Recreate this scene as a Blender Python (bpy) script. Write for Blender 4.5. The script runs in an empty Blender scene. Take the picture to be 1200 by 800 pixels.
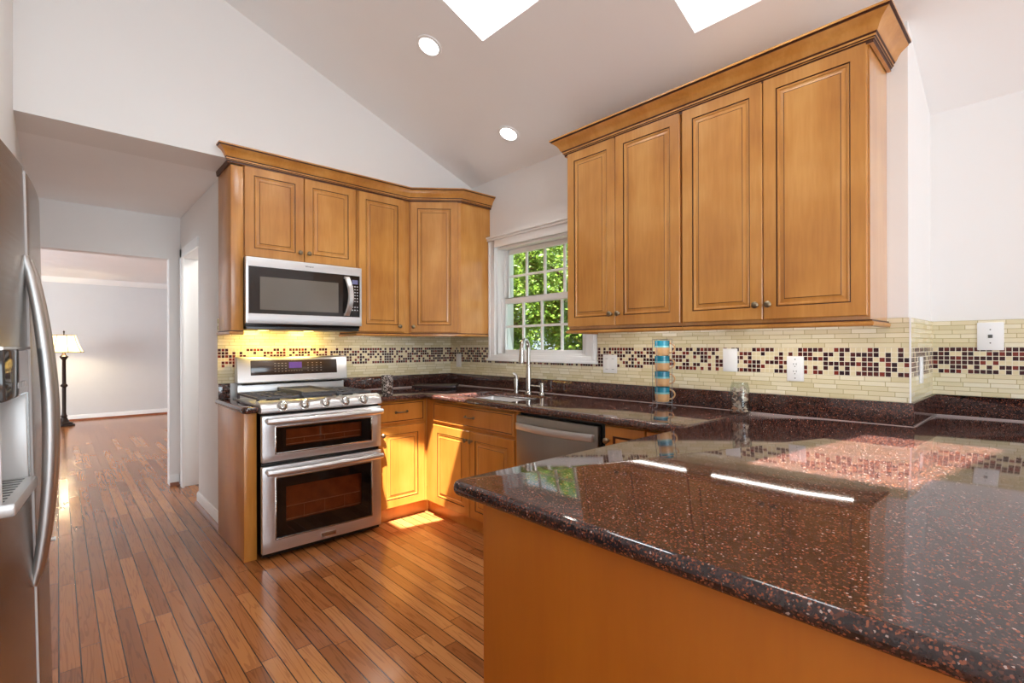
import bpy, bmesh, math, random
from mathutils import Vector, Matrix
C = bpy.context.scene.collection
SC = bpy.context.scene
R = math.radians

# ---------------------------------------------------------------- camera
cam_d = bpy.data.cameras.new('camera'); cam = bpy.data.objects.new('camera', cam_d); C.objects.link(cam)
cam_d.sensor_width = 36.0
cam_d.lens = 580.75 / 1200 * 36.0
cam_d.shift_y = 5.13 / 1200
cam_d.clip_start = 0.02
YAW = R(42.5); ROLL = R(-0.162)
_F = Vector((math.sin(YAW), math.cos(YAW), 0)); _R = Vector((math.cos(YAW), -math.sin(YAW), 0)); _U = Vector((0, 0, 1))
_R3 = _R * math.cos(ROLL) + _U * math.sin(ROLL); _U3 = -_R * math.sin(ROLL) + _U * math.cos(ROLL)
m = Matrix((_R3, _U3, -_F)).transposed().to_4x4(); m.translation = Vector((0, 0, 1.2685))
cam.matrix_world = m
SC.camera = cam

# ---------------------------------------------------------------- view, world, sun, big lights
SC.view_settings.view_transform = 'Standard'; SC.view_settings.look = 'None'
SC.view_settings.exposure = 0.0; SC.view_settings.gamma = 1.0; SC.view_settings.use_curve_mapping = False
SC.cycles.max_bounces = 10; SC.cycles.diffuse_bounces = 6; SC.cycles.glossy_bounces = 5; SC.cycles.transparent_max_bounces = 12
SC.cycles.sample_clamp_indirect = 6.0
SC.cycles.use_denoising = True; SC.cycles.denoising_prefilter = 'ACCURATE'; SC.cycles.denoising_input_passes = 'RGB_ALBEDO_NORMAL'; SC.cycles.use_adaptive_sampling = False

w = bpy.data.worlds.new('sky'); SC.world = w; w.use_nodes = True
bg = w.node_tree.nodes['Background']; bg.inputs[0].default_value = (0.78, 0.88, 1.0, 1); bg.inputs[1].default_value = 1.6

SUN_DIR = Vector((0.252, 0.36, -1.0))
sd = bpy.data.lights.new('sun', 'SUN'); sd.energy = 36.0; sd.angle = R(0.6); sd.color = (1.0, 0.955, 0.89)
so = bpy.data.objects.new('sun', sd); C.objects.link(so); so.rotation_euler = SUN_DIR.to_track_quat('-Z', 'Y').to_euler(); so.location = (-1, -2, 8)

def area(name, loc, direction, sx, sy, energy, col=(1, 1, 1)):
    d = bpy.data.lights.new(name, 'AREA'); d.shape = 'RECTANGLE'; d.size = sx; d.size_y = sy; d.energy = energy; d.color = col
    o = bpy.data.objects.new(name, d); C.objects.link(o); o.location = loc
    o.rotation_euler = Vector(direction).to_track_quat('-Z', 'Y').to_euler(); return o
area('added_rear_fill', (0.3, -3.95, 1.3), (0, 1, 0.55), 2.1, 2.2, 128, (0.80, 0.92, 1.0))  # unseen fill light added behind the camera to brighten the kitchen
area('added_side_room_fill', (1.45, 5.05, 2.40), (0, 0, -1), 0.3, 0.3, 9, (1.0, 0.97, 0.93))  # unseen lamp added to light the side doorway jamb
area('added_living_fill', (-2.9, 8.6, 1.5), (1, 0, 0), 2.6, 1.5, 155, (0.80, 0.91, 1.0))  # fill light added to brighten the far room, no window behind it

# ---------------------------------------------------------------- mesh builder
def tag(o, label=None, cat=None, group=None, kind=None):
    if label: o['label'] = label
    if cat: o['category'] = cat
    if group: o['group'] = group
    if kind: o['kind'] = kind
    return o
def thing(name, label, cat, loc, group=None, rot=None):
    o = bpy.data.objects.new(name, None); C.objects.link(o); o.location = loc; o.empty_display_size = 0.05
    if rot: o.rotation_euler = rot
    return tag(o, label, cat, group)
def origin_of(p):
    while p.parent: p = p.parent
    return Vector(p.location)

class MB:
    def __init__(s): s.v = []; s.f = []; s.m = []; s.uv = {}
    def quad(s, a, b, c, d, m=0):
        i = len(s.v); s.v += [Vector(a), Vector(b), Vector(c), Vector(d)]; s.f.append((i, i+1, i+2, i+3)); s.m.append(m)
    def poly(s, pts, m=0):
        i = len(s.v); s.v += [Vector(p) for p in pts]; s.f.append(tuple(range(i, i+len(pts)))); s.m.append(m)
    def box(s, x0, x1, y0, y1, z0, z1, m=0):
        i = len(s.v)
        s.v += [Vector(p) for p in ((x0,y0,z0),(x1,y0,z0),(x1,y1,z0),(x0,y1,z0),(x0,y0,z1),(x1,y0,z1),(x1,y1,z1),(x0,y1,z1))]
        for f in ((0,3,2,1),(4,5,6,7),(0,1,5,4),(1,2,6,5),(2,3,7,6),(3,0,4,7)):
            s.f.append(tuple(i+k for k in f)); s.m.append(m)
        return s
    def obox(s, o, u, v, n, u0, u1, v0, v1, n0, n1, m=0):
        o, u, v, n = Vector(o), Vector(u), Vector(v), Vector(n); i = len(s.v)
        for (a, b, c) in ((u0,v0,n0),(u1,v0,n0),(u1,v1,n0),(u0,v1,n0),(u0,v0,n1),(u1,v0,n1),(u1,v1,n1),(u0,v1,n1)):
            s.v.append(o + u*a + v*b + n*c)
        for f in ((0,3,2,1),(4,5,6,7),(0,1,5,4),(1,2,6,5),(2,3,7,6),(3,0,4,7)):
            s.f.append(tuple(i+k for k in f)); s.m.append(m)
        return s
    def prism(s, pts, z0, z1, m=0):
        n = len(pts); i = len(s.v)
        s.v += [Vector((p[0], p[1], z0)) for p in pts] + [Vector((p[0], p[1], z1)) for p in pts]
        s.f.append(tuple(i+k for k in reversed(range(n)))); s.m.append(m)
        s.f.append(tuple(i+n+k for k in range(n))); s.m.append(m)
        for k in range(n):
            l = (k+1) % n; s.f.append((i+k, i+l, i+n+l, i+n+k)); s.m.append(m)
        return s
    def tube(s, pts, r, seg=10, m=0, caps=True, flat=None):
        pts = [Vector(p) for p in pts]; n = len(pts)
        rs = r if isinstance(r, (list, tuple)) else [r]*n
        i = len(s.v); up = None
        for k in range(n):
            t = (pts[min(k+1, n-1)] - pts[max(k-1, 0)]).normalized()
            if up is None:
                up = Vector((0,0,1)) if abs(t.z) < 0.9 else Vector((1,0,0))
            a = t.cross(up)
            if a.length < 1e-6: a = t.orthogonal()
            a.normalize(); b = a.cross(t).normalized(); up = b
            fx, fy = flat if flat else (1, 1)
            for j in range(seg):
                q = 2*math.pi*j/seg; s.v.append(pts[k] + a*(math.cos(q)*rs[k]*fx) + b*(math.sin(q)*rs[k]*fy))
        for k in range(n-1):
            for j in range(seg):
                l = (j+1) % seg; s.f.append((i+k*seg+j, i+k*seg+l, i+(k+1)*seg+l, i+(k+1)*seg+j)); s.m.append(m)
        if caps:
            s.f.append(tuple(i+j for j in reversed(range(seg)))); s.m.append(m)
            s.f.append(tuple(i+(n-1)*seg+j for j in range(seg))); s.m.append(m)
        return s
    def lathe(s, c, prof, seg=24, m=0, axis='Z', capb=True, capt=True, mats=None):
        c = Vector(c); i = len(s.v); n = len(prof)
        for (r, h) in prof:
            for j in range(seg):
                q = 2*math.pi*j/seg; a, b = math.cos(q)*r, math.sin(q)*r
                if axis == 'Z': p = Vector((a, b, h))
                elif axis == '-Y': p = Vector((a, -h, b))
                elif axis == '-X': p = Vector((-h, -a, b))
                elif axis == 'X': p = Vector((h, a, b))
                else: # custom direction
                    d = Vector(axis).normalized(); e = d.orthogonal().normalized(); g = d.cross(e); p = e*a + g*b + d*h
                s.v.append(c + p)
        for k in range(n-1):
            for j in range(seg):
                l = (j+1) % seg; s.f.append((i+k*seg+j, i+k*seg+l, i+(k+1)*seg+l, i+(k+1)*seg+j)); s.m.append(mats[k] if mats else m)
        if capb: s.f.append(tuple(i+j for j in reversed(range(seg)))); s.m.append(mats[0] if mats else m)
        if capt: s.f.append(tuple(i+(n-1)*seg+j for j in range(seg))); s.m.append(mats[-1] if mats else m)
        return s
    def sweep(s, path, prof, mats, closed=False):
        """plan path of (x, y), profile of (offset to the left-hand normal reversed, z)"""
        n = len(path); rows = []
        for k in range(n):
            p = Vector(path[k]).to_2d() if len(path[k]) == 2 else Vector(path[k][:2])
            d0 = (Vector(path[k]) - Vector(path[k-1])).normalized() if k > 0 else None
            d1 = (Vector(path[k+1]) - Vector(path[k])).normalized() if k < n-1 else None
            if d0 is None: d0 = d1
            if d1 is None: d1 = d0
            n0 = Vector((d0.y, -d0.x)); n1 = Vector((d1.y, -d1.x)); bis = (n0 + n1).normalized(); sc = 1/max(0.3, bis.dot(n0))
            rows.append([(p + bis*sc*o, z) for (o, z) in prof])
        i = len(s.v); q = len(prof)
        for row in rows:
            for (p, z) in row: s.v.append(Vector((p.x, p.y, z)))
        for k in range(n-1):
            for j in range(q-1):
                s.f.append((i+k*q+j, i+(k+1)*q+j, i+(k+1)*q+j+1, i+k*q+j+1)); s.m.append(mats[j] if isinstance(mats, list) else mats)
        s.f.append(tuple(i+j for j in range(q))); s.m.append(0)
        s.f.append(tuple(i+(n-1)*q+j for j in reversed(range(q)))); s.m.append(0)
        return s
    def panel(s, o, u, v, n, w, h, rings):
        """rings: list of (inset, height, material) from the outer back edge to the middle"""
        o, u, v, n = Vector(o), Vector(u), Vector(v), Vector(n); prev = None
        for (ins, ht, mi) in rings:
            i = len(s.v)
            for (a, b) in ((ins, ins), (w-ins, ins), (w-ins, h-ins), (ins, h-ins)): s.v.append(o + u*a + v*b + n*ht)
            if prev is not None:
                for k in range(4):
                    l = (k+1) % 4; s.f.append((prev+k, prev+l, i+l, i+k)); s.m.append(mi)
            prev = i
        s.f.append((prev, prev+1, prev+2, prev+3)); s.m.append(rings[-1][2])
        return s
    def build(s, name, mats, parent=None, local=False, smooth=40, bevel=0, bseg=2, uvf=None, norm=True):
        if not isinstance(mats, (list, tuple)): mats = [mats]
        off = Vector((0,0,0)) if (parent is None or local) else origin_of(parent)
        me = bpy.data.meshes.new(name); me.from_pydata([tuple(p - off) for p in s.v], [], s.f)
        for k in mats: me.materials.append(k)
        for p, mi in zip(me.polygons, s.m): p.material_index = mi
        bm = bmesh.new(); bm.from_mesh(me)
        bmesh.ops.remove_doubles(bm, verts=bm.verts, dist=1e-5)
        if norm: bmesh.ops.recalc_face_normals(bm, faces=bm.faces)
        if bevel:
            ed = [e for e in bm.edges if len(e.link_faces) == 2 and e.calc_face_angle(0) > R(40)]
            bmesh.ops.bevel(bm, geom=ed, offset=bevel, segments=bseg, profile=0.5, affect='EDGES', clamp_overlap=True)
        bm.to_mesh(me); bm.free()
        if uvf:
            uv = me.uv_layers.new(name='UVMap')
            for lp in me.loops:
                uv.data[lp.index].uv = uvf(me.vertices[lp.vertex_index].co + off)
        if smooth:
            for p in me.polygons: p.use_smooth = True
            me.set_sharp_from_angle(angle=R(smooth))
        o = bpy.data.objects.new(name, me); C.objects.link(o)
        if parent is not None: o.parent = parent
        return o

def cells(mb, xs, ys, keep, z0, z1, m=0, zf=None):
    """slab of rectangular cells with holes; zf(x, y) shifts z"""
    zf = zf or (lambda x, y: 0.0)
    def P(x, y, z): return (x, y, z + zf(x, y))
    nx, ny = len(xs)-1, len(ys)-1
    K = [[keep((xs[i]+xs[i+1])/2, (ys[j]+ys[j+1])/2) for j in range(ny)] for i in range(nx)]
    for i in range(nx):
        for j in range(ny):
            if not K[i][j]: continue
            a, b, c, d = xs[i], xs[i+1], ys[j], ys[j+1]
            mb.quad(P(a,c,z1), P(b,c,z1), P(b,d,z1), P(a,d,z1), m)
            mb.quad(P(a,d,z0), P(b,d,z0), P(b,c,z0), P(a,c,z0), m)
            if i == 0 or not K[i-1][j]: mb.quad(P(a,d,z0), P(a,c,z0), P(a,c,z1), P(a,d,z1), m)
            if i == nx-1 or not K[i+1][j]: mb.quad(P(b,c,z0), P(b,d,z0), P(b,d,z1), P(b,c,z1), m)
            if j == 0 or not K[i][j-1]: mb.quad(P(a,c,z0), P(b,c,z0), P(b,c,z1), P(a,c,z1), m)
            if j == ny-1 or not K[i][j+1]: mb.quad(P(b,d,z0), P(a,d,z0), P(a,d,z1), P(b,d,z1), m)
    return mb

# ---------------------------------------------------------------- materials
def newmat(name):
    mt = bpy.data.materials.new(name); mt.use_nodes = True; nt = mt.node_tree
    b = nt.nodes['Principled BSDF']; return mt, nt, b
def L(nt, a, b): nt.links.new(a, b)
def N(nt, t, **k):
    n = nt.nodes.new(t)
    for a, v in k.items(): setattr(n, a, v)
    return n
def ramp(nt, stops, interp='LINEAR'):
    r = N(nt, 'ShaderNodeValToRGB'); r.color_ramp.interpolation = interp; e = r.color_ramp.elements
    while len(e) < len(stops): e.new(0.5)
    for k, (p, c) in enumerate(stops): e[k].position = p; e[k].color = (*c, 1)
    return r
def s2l(c):
    return tuple(((x/255)/12.92 if x/255 <= 0.04045 else ((x/255+0.055)/1.055)**2.4) for x in c)
def math_(nt, op, a, b=None, c=None):
    n = N(nt, 'ShaderNodeMath', operation=op)
    for k, x in enumerate((a, b, c)):
        if x is None: continue
        if isinstance(x, (int, float)): n.inputs[k].default_value = x
        else: L(nt, x, n.inputs[k])
    return n.outputs[0]

def plain(name, col, rough=0.5, metal=0.0, var=0.03, scale=6, coat=0, emis=None, es=0, bump=0):
    mt, nt, b = newmat(name)
    tc = N(nt, 'ShaderNodeTexCoord'); no = N(nt, 'ShaderNodeTexNoise'); no.inputs['Scale'].default_value = scale; no.inputs['Detail'].default_value = 3
    L(nt, tc.outputs['Object'], no.inputs['Vector'])
    c = s2l(col); r = ramp(nt, [(0.3, tuple(x*(1-var) for x in c)), (0.7, tuple(min(1, x*(1+var)) for x in c))])
    L(nt, no.outputs['Fac'], r.inputs[0]); L(nt, r.outputs[0], b.inputs['Base Color'])
    b.inputs['Roughness'].default_value = rough; b.inputs['Metallic'].default_value = metal; b.inputs['Coat Weight'].default_value = coat
    b.inputs['Coat Roughness'].default_value = 0.08
    if emis: b.inputs['Emission Color'].default_value = (*emis, 1); b.inputs['Emission Strength'].default_value = es
    if bump:
        bp = N(nt, 'ShaderNodeBump'); bp.inputs['Strength'].default_value = bump; bp.inputs['Distance'].default_value = 0.002
        L(nt, no.outputs['Fac'], bp.inputs['Height']); L(nt, bp.outputs[0], b.inputs['Normal'])
    return mt

def wood(name, dark, mid, light, rough=0.32, coat=0.35, sc=(9, 9, 0.9)):
    mt, nt, b = newmat(name)
    tc = N(nt, 'ShaderNodeTexCoord'); mp = N(nt, 'ShaderNodeMapping'); mp.inputs['Scale'].default_value = sc
    L(nt, tc.outputs['Object'], mp.inputs[0])
    n1 = N(nt, 'ShaderNodeTexNoise'); n1.inputs['Scale'].default_value = 1.0; n1.inputs['Detail'].default_value = 5; n1.inputs['Distortion'].default_value = 0.6
    n2 = N(nt, 'ShaderNodeTexNoise'); n2.inputs['Scale'].default_value = 9.0; n2.inputs['Detail'].default_value = 3
    n3 = N(nt, 'ShaderNodeTexNoise'); n3.inputs['Scale'].default_value = 3.2; n3.inputs['Detail'].default_value = 2
    L(nt, mp.outputs[0], n1.inputs['Vector']); L(nt, mp.outputs[0], n2.inputs['Vector']); L(nt, tc.outputs['Object'], n3.inputs['Vector'])
    f = math_(nt, 'ADD', math_(nt, 'MULTIPLY', n1.outputs['Fac'], 0.42), math_(nt, 'ADD', math_(nt, 'MULTIPLY', n2.outputs['Fac'], 0.16), math_(nt, 'MULTIPLY', n3.outputs['Fac'], 0.42)))
    r = ramp(nt, [(0.33, s2l(dark)), (0.5, s2l(mid)), (0.68, s2l(light))]); L(nt, f, r.inputs[0]); L(nt, r.outputs[0], b.inputs['Base Color'])
    b.inputs['Roughness'].default_value = rough; b.inputs['Coat Weight'].default_value = coat; b.inputs['Coat Roughness'].default_value = 0.15
    return mt

WALL = plain('wall_paint', (236, 234, 232), 0.6, var=0.01, scale=2)
CEIL = plain('ceiling_paint', (246, 245, 244), 0.7, var=0.01, scale=2)
TRIM = plain('white_trim', (243, 243, 242), 0.35, var=0.01)
MAPLE = wood('honey_maple', (170, 108, 44), (195, 133, 61), (215, 158, 86))
MAPLE_SIDE = wood('glossy_maple_end', (170, 108, 44), (195, 133, 61), (215, 158, 86), 0.3, 1.0)
MAPLE_SIDE.node_tree.nodes['Principled BSDF'].inputs['Coat IOR'].default_value = 1.9
MAPLE_LOW = wood('honey_maple_base', (176, 108, 38), (194, 126, 50), (206, 142, 66))
PANEL = wood('orange_panel_veneer', (172, 94, 6), (178, 99, 8), (186, 107, 14), 0.5, 0.0)
GLAZE = plain('dark_glaze', (74, 36, 12), 0.45, var=0.1)
KNOB = plain('pewter_knob', (136, 122, 100), 0.34, 1.0, var=0.1)
STEEL_D = plain('dark_steel', (70, 70, 72), 0.3, 1.0)
BLACK = plain('black_enamel', (16, 15, 16), 0.2, var=0.1)
BLACKGLASS = plain('black_glass', (20, 15, 14), 0.06, var=0.1)
IRON = plain('cast_iron', (84, 84, 88), 0.5, var=0.15, scale=40, bump=0.2)
PLASTIC = plain('white_plastic', (242, 242, 242), 0.3, var=0.005)
SLOT = plain('outlet_slot', (90, 88, 86), 0.5)
CAULK = plain('white_caulk', (206, 190, 186), 0.5)
TAN_SHELL = None

def brushed(name, col, rough, sc, metal=1.0, var=0.08):
    mt, nt, b = newmat(name)
    tc = N(nt, 'ShaderNodeTexCoord'); mp = N(nt, 'ShaderNodeMapping'); mp.inputs['Scale'].default_value = sc
    L(nt, tc.outputs['Object'], mp.inputs[0])
    n1 = N(nt, 'ShaderNodeTexNoise'); n1.inputs['Scale'].default_value = 1; n1.inputs['Detail'].default_value = 2; L(nt, mp.outputs[0], n1.inputs['Vector'])
    c = s2l(col); r = ramp(nt, [(0.3, tuple(x*(1-var) for x in c)), (0.7, tuple(min(1, x*(1+var)) for x in c))]); L(nt, n1.outputs['Fac'], r.inputs[0]); L(nt, r.outputs[0], b.inputs['Base Color'])
    rr = ramp(nt, [(0.3, (rough*0.95,)*3), (0.7, (rough*1.05,)*3)]); L(nt, n1.outputs['Fac'], rr.inputs[0]); L(nt, rr.outputs[0], b.inputs['Roughness'])
    b.inputs['Metallic'].default_value = metal; b.inputs['Anisotropic'].default_value = 0.4
    return mt
STEEL = brushed('brushed_steel', (216, 216, 217), 0.40, (1.5, 1.5, 160), var=0.025)
HANDLE_STEEL = brushed('handle_steel', (188, 186, 184), 0.42, (1.5, 1.5, 120), var=0.01)
STEEL_F = brushed('fridge_steel', (168, 166, 163), 0.24, (1.5, 1.5, 120), var=0.01)
CHROME = plain('satin_nickel', (196, 192, 186), 0.18, 1.0)

def granite():
    mt, nt, b = newmat('maroon_granite')
    tc = N(nt, 'ShaderNodeTexCoord')
    def vor(sc):
        v = N(nt, 'ShaderNodeTexVoronoi'); v.inputs['Scale'].default_value = sc; L(nt, tc.outputs['Object'], v.inputs['Vector']); return v
    v1, v2 = vor(330), vor(220)
    n = N(nt, 'ShaderNodeTexNoise'); n.inputs['Scale'].default_value = 60; n.inputs['Detail'].default_value = 4; L(nt, tc.outputs['Object'], n.inputs['Vector'])
    base = ramp(nt, [(0.35, s2l((30, 21, 22))), (0.65, s2l((62, 46, 46)))]); L(nt, n.outputs['Fac'], base.inputs[0])
    sx = N(nt, 'ShaderNodeSeparateColor'); L(nt, v1.outputs['Color'], sx.inputs[0])
    c1 = ramp(nt, [(0.0, s2l((46, 28, 28))), (0.40, s2l((88, 52, 42))), (0.74, s2l((138, 78, 54))), (0.965, s2l((172, 150, 142)))], 'CONSTANT'); L(nt, sx.outputs[0], c1.inputs[0])
    mk = math_(nt, 'GREATER_THAN', sx.outputs[1], 0.62)
    mx = N(nt, 'ShaderNodeMix', data_type='RGBA'); L(nt, mk, mx.inputs[0]); L(nt, base.outputs[0], mx.inputs[6]); L(nt, c1.outputs[0], mx.inputs[7])
    sy = N(nt, 'ShaderNodeSeparateColor'); L(nt, v2.outputs['Color'], sy.inputs[0])
    c2 = ramp(nt, [(0.0, s2l((92, 46, 36))), (0.6, s2l((128, 76, 60)))]); L(nt, sy.outputs[1], c2.inputs[0])
    mk2 = math_(nt, 'MULTIPLY', math_(nt, 'GREATER_THAN', sy.outputs[0], 0.88), math_(nt, 'LESS_THAN', v2.outputs['Distance'], 0.45))
    my = N(nt, 'ShaderNodeMix', data_type='RGBA'); L(nt, mk2, my.inputs[0]); L(nt, mx.outputs[2], my.inputs[6]); L(nt, c2.outputs[0], my.inputs[7])
    L(nt, my.outputs[2], b.inputs['Base Color'])
    b.inputs['Roughness'].default_value = 0.05; b.inputs['IOR'].default_value = 1.62
    return mt
GRANITE = granite()

def tile():
    mt, nt, b = newmat('glass_tile')
    uv = N(nt, 'ShaderNodeUVMap'); sp = N(nt, 'ShaderNodeSeparateXYZ'); L(nt, uv.outputs[0], sp.inputs[0])
    U, V = sp.outputs[0], sp.outputs[1]; h = 0.0218
    rv = math_(nt, 'DIVIDE', math_(nt, 'SUBTRACT', V, 1.016), h); row = math_(nt, 'FLOOR', rv); fv = math_(nt, 'FRACT', rv)
    # mosaic cells
    cu = math_(nt, 'DIVIDE', U, 0.0222); col = math_(nt, 'FLOOR', cu); fu = math_(nt, 'FRACT', cu)
    cv = N(nt, 'ShaderNodeCombineXYZ'); L(nt, col, cv.inputs[0]); L(nt, row, cv.inputs[1])
    wn = N(nt, 'ShaderNodeTexWhiteNoise', noise_dimensions='2D'); L(nt, cv.outputs[0], wn.inputs['Vector'])
    mc = ramp(nt, [(0.0, s2l((224, 210, 172))), (0.31, s2l((58, 24, 28))), (0.60, s2l((84, 34, 30))), (0.80, s2l((120, 44, 34))), (0.93, s2l((46, 24, 30)))], 'CONSTANT'); L(nt, wn.outputs['Value'], mc.inputs[0])
    def edge(f, t): return math_(nt, 'ADD', math_(nt, 'LESS_THAN', f, t), math_(nt, 'GREATER_THAN', f, 1-t))
    mg = math_(nt, 'MINIMUM', math_(nt, 'ADD', edge(fu, 0.07), edge(fv, 0.07)), 1.0)
    # long bricks
    off = N(nt, 'ShaderNodeTexWhiteNoise', noise_dimensions='1D'); L(nt, row, off.inputs['W'])
    bu = math_(nt, 'ADD', math_(nt, 'DIVIDE', U, 0.098), math_(nt, 'MULTIPLY', off.outputs['Value'], 1.0)); bc = math_(nt, 'FLOOR', bu); fb = math_(nt, 'FRACT', bu)
    bv = N(nt, 'ShaderNodeCombineXYZ'); L(nt, bc, bv.inputs[0]); L(nt, row, bv.inputs[1])
    wb = N(nt, 'ShaderNodeTexWhiteNoise', noise_dimensions='2D'); L(nt, bv.outputs[0], wb.inputs['Vector'])
    lc = ramp(nt, [(0.0, s2l((214, 202, 162))), (0.5, s2l((228, 217, 184))), (1.0, s2l((236, 228, 204)))]); L(nt, wb.outputs['Value'], lc.inputs[0])
    lg = math_(nt, 'MINIMUM', math_(nt, 'ADD', edge(fb, 0.014), edge(fv, 0.06)), 1.0)
    isb = math_(nt, 'MULTIPLY', math_(nt, 'GREATER_THAN', row, 4.5), math_(nt, 'LESS_THAN', row, 10.5))
    def mix(f, a, c):
        x = N(nt, 'ShaderNodeMix', data_type='RGBA'); L(nt, f, x.inputs[0])
        for k, q in ((6, a), (7, c)):
            if isinstance(q, tuple): x.inputs[k].default_value = (*q, 1)
            else: L(nt, q, x.inputs[k])
        return x.outputs[2]
    c1 = mix(mg, mc.outputs[0], s2l((232, 224, 204))); c2 = mix(lg, lc.outputs[0], s2l((176, 160, 112)))
    L(nt, mix(isb, c2, c1), b.inputs['Base Color'])
    g = math_(nt, 'ADD', math_(nt, 'MULTIPLY', isb, mg), math_(nt, 'MULTIPLY', math_(nt, 'SUBTRACT', 1.0, isb), lg))
    L(nt, math_(nt, 'ADD', math_(nt, 'MULTIPLY', g, 0.4), 0.16), b.inputs['Roughness'])
    bp = N(nt, 'ShaderNodeBump'); bp.inputs['Strength'].default_value = 0.5; bp.inputs['Distance'].default_value = 0.0015
    L(nt, math_(nt, 'SUBTRACT', 1.0, g), bp.inputs['Height']); L(nt, bp.outputs[0], b.inputs['Normal'])
    return mt
TILE = tile()

def floor_mat():
    mt, nt, b = newmat('oak_strip_floor')
    tc = N(nt, 'ShaderNodeTexCoord'); sp = N(nt, 'ShaderNodeSeparateXYZ'); L(nt, tc.outputs['Object'], sp.inputs[0])
    X, Y = sp.outputs[0], sp.outputs[1]; W = 0.0665
    rx = math_(nt, 'DIVIDE', X, W); row = math_(nt, 'FLOOR', rx); fx = math_(nt, 'FRACT', rx)
    o = N(nt, 'ShaderNodeTexWhiteNoise', noise_dimensions='1D'); L(nt, row, o.inputs['W'])
    ry = math_(nt, 'ADD', math_(nt, 'DIVIDE', Y, 0.95), math_(nt, 'MULTIPLY', o.outputs['Value'], 7.3)); cy = math_(nt, 'FLOOR', ry); fy = math_(nt, 'FRACT', ry)
    cv = N(nt, 'ShaderNodeCombineXYZ'); L(nt, row, cv.inputs[0]); L(nt, cy, cv.inputs[1])
    wn = N(nt, 'ShaderNodeTexWhiteNoise', noise_dimensions='2D'); L(nt, cv.outputs[0], wn.inputs['Vector'])
    # grain
    gx = math_(nt, 'ADD', math_(nt, 'MULTIPLY', X, 34.0), math_(nt, 'MULTIPLY', wn.outputs['Value'], 91.0))
    gy = math_(nt, 'ADD', math_(nt, 'MULTIPLY', Y, 1.7), math_(nt, 'MULTIPLY', wn.outputs['Value'], 37.0))
    gv = N(nt, 'ShaderNodeCombineXYZ'); L(nt, gx, gv.inputs[0]); L(nt, gy, gv.inputs[1])
    n1 = N(nt, 'ShaderNodeTexNoise'); n1.inputs['Scale'].default_value = 0.8; n1.inputs['Detail'].default_value = 2; n1.inputs['Distortion'].default_value = 0.4; L(nt, gv.outputs[0], n1.inputs['Vector'])
    rings = math_(nt, 'FRACT', math_(nt, 'MULTIPLY', n1.outputs['Fac'], 7.0))
    tri = math_(nt, 'ABSOLUTE', math_(nt, 'SUBTRACT', math_(nt, 'MULTIPLY', rings, 2.0), 1.0))
    n2 = N(nt, 'ShaderNodeTexNoise'); n2.inputs['Scale'].default_value = 6; n2.inputs['Detail'].default_value = 3; L(nt, gv.outputs[0], n2.inputs['Vector'])
    base = ramp(nt, [(0.0, s2l((144, 86, 46))), (0.35, s2l((164, 101, 54))), (0.7, s2l((178, 114, 63))), (1.0, s2l((194, 131, 78)))]); L(nt, wn.outputs['Value'], base.inputs[0])
    gfac = math_(nt, 'ADD', math_(nt, 'MULTIPLY', math_(nt, 'GREATER_THAN', tri, 0.74), 0.30), math_(nt, 'MULTIPLY', math_(nt, 'SUBTRACT', n2.outputs['Fac'], 0.5), 0.25))
    dk = N(nt, 'ShaderNodeMix', data_type='RGBA', blend_type='MULTIPLY'); L(nt, math_(nt, 'MAXIMUM', gfac, 0.0), dk.inputs[0]); L(nt, base.outputs[0], dk.inputs[6]); dk.inputs[7].default_value = (0.30, 0.16, 0.09, 1)
    def edge(f, t): return math_(nt, 'ADD', math_(nt, 'LESS_THAN', f, t), math_(nt, 'GREATER_THAN', f, 1-t))
    gap = math_(nt, 'MINIMUM', math_(nt, 'ADD', edge(fx, 0.034), edge(fy, 0.0014)), 1.0)
    mx = N(nt, 'ShaderNodeMix', data_type='RGBA'); L(nt, gap, mx.inputs[0]); L(nt, dk.outputs[2], mx.inputs[6]); mx.inputs[7].default_value = (*s2l((58, 30, 17)), 1)
    L(nt, mx.outputs[2], b.inputs['Base Color'])
    b.inputs['Roughness'].default_value = 0.2; b.inputs['Coat Weight'].default_value = 0.15; b.inputs['Coat Roughness'].default_value = 0.1
    return mt
FLOOR = floor_mat()

def glass(name, tint=(1, 1, 1), rough=0.0, refl=1.0):
    mt = bpy.data.materials.new(name); mt.use_nodes = True; nt = mt.node_tree; nt.nodes.remove(nt.nodes['Principled BSDF'])
    out = nt.nodes['Material Output']; t = N(nt, 'ShaderNodeBsdfTransparent'); t.inputs[0].default_value = (*tint, 1)
    g = N(nt, 'ShaderNodeBsdfGlossy'); g.inputs['Roughness'].default_value = rough
    lw = N(nt, 'ShaderNodeLayerWeight'); lw.inputs[0].default_value = 0.5
    fr = math_(nt, 'ADD', math_(nt, 'MULTIPLY', math_(nt, 'POWER', lw.outputs['Facing'], 5.0), 0.9*refl), 0.04*refl)
    mx = N(nt, 'ShaderNodeMixShader'); L(nt, fr, mx.inputs[0]); L(nt, t.outputs[0], mx.inputs[1]); L(nt, g.outputs[0], mx.inputs[2]); L(nt, mx.outputs[0], out.inputs[0])
    return mt
PANE = glass('window_glass', (0.97, 0.99, 0.98))
OVENGLASS = glass('tinted_oven_glass', (0.74, 0.58, 0.48))
JARGLASS = glass('clear_jar_glass', (0.93, 0.95, 0.94), refl=1.0)
def emit(name, col, st): return plain(name, (250, 250, 250), 0.5, emis=col, es=st, var=0)

# ---------------------------------------------------------------- dimensions
XW, YW, XR = 2.735, 3.842, 3.32       # window wall, range wall, recessed wall
YS = 3.515                             # soffit face
ZS = 2.457                             # flat ceiling height
def zc(x): return 2.68 + 0.39*(XW - x) # sloped ceiling
def st(mb, name, mats, label, **k):
    o = mb.build(name, mats, **k); return tag(o, label, name.split('_')[0], kind='structure')

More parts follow.
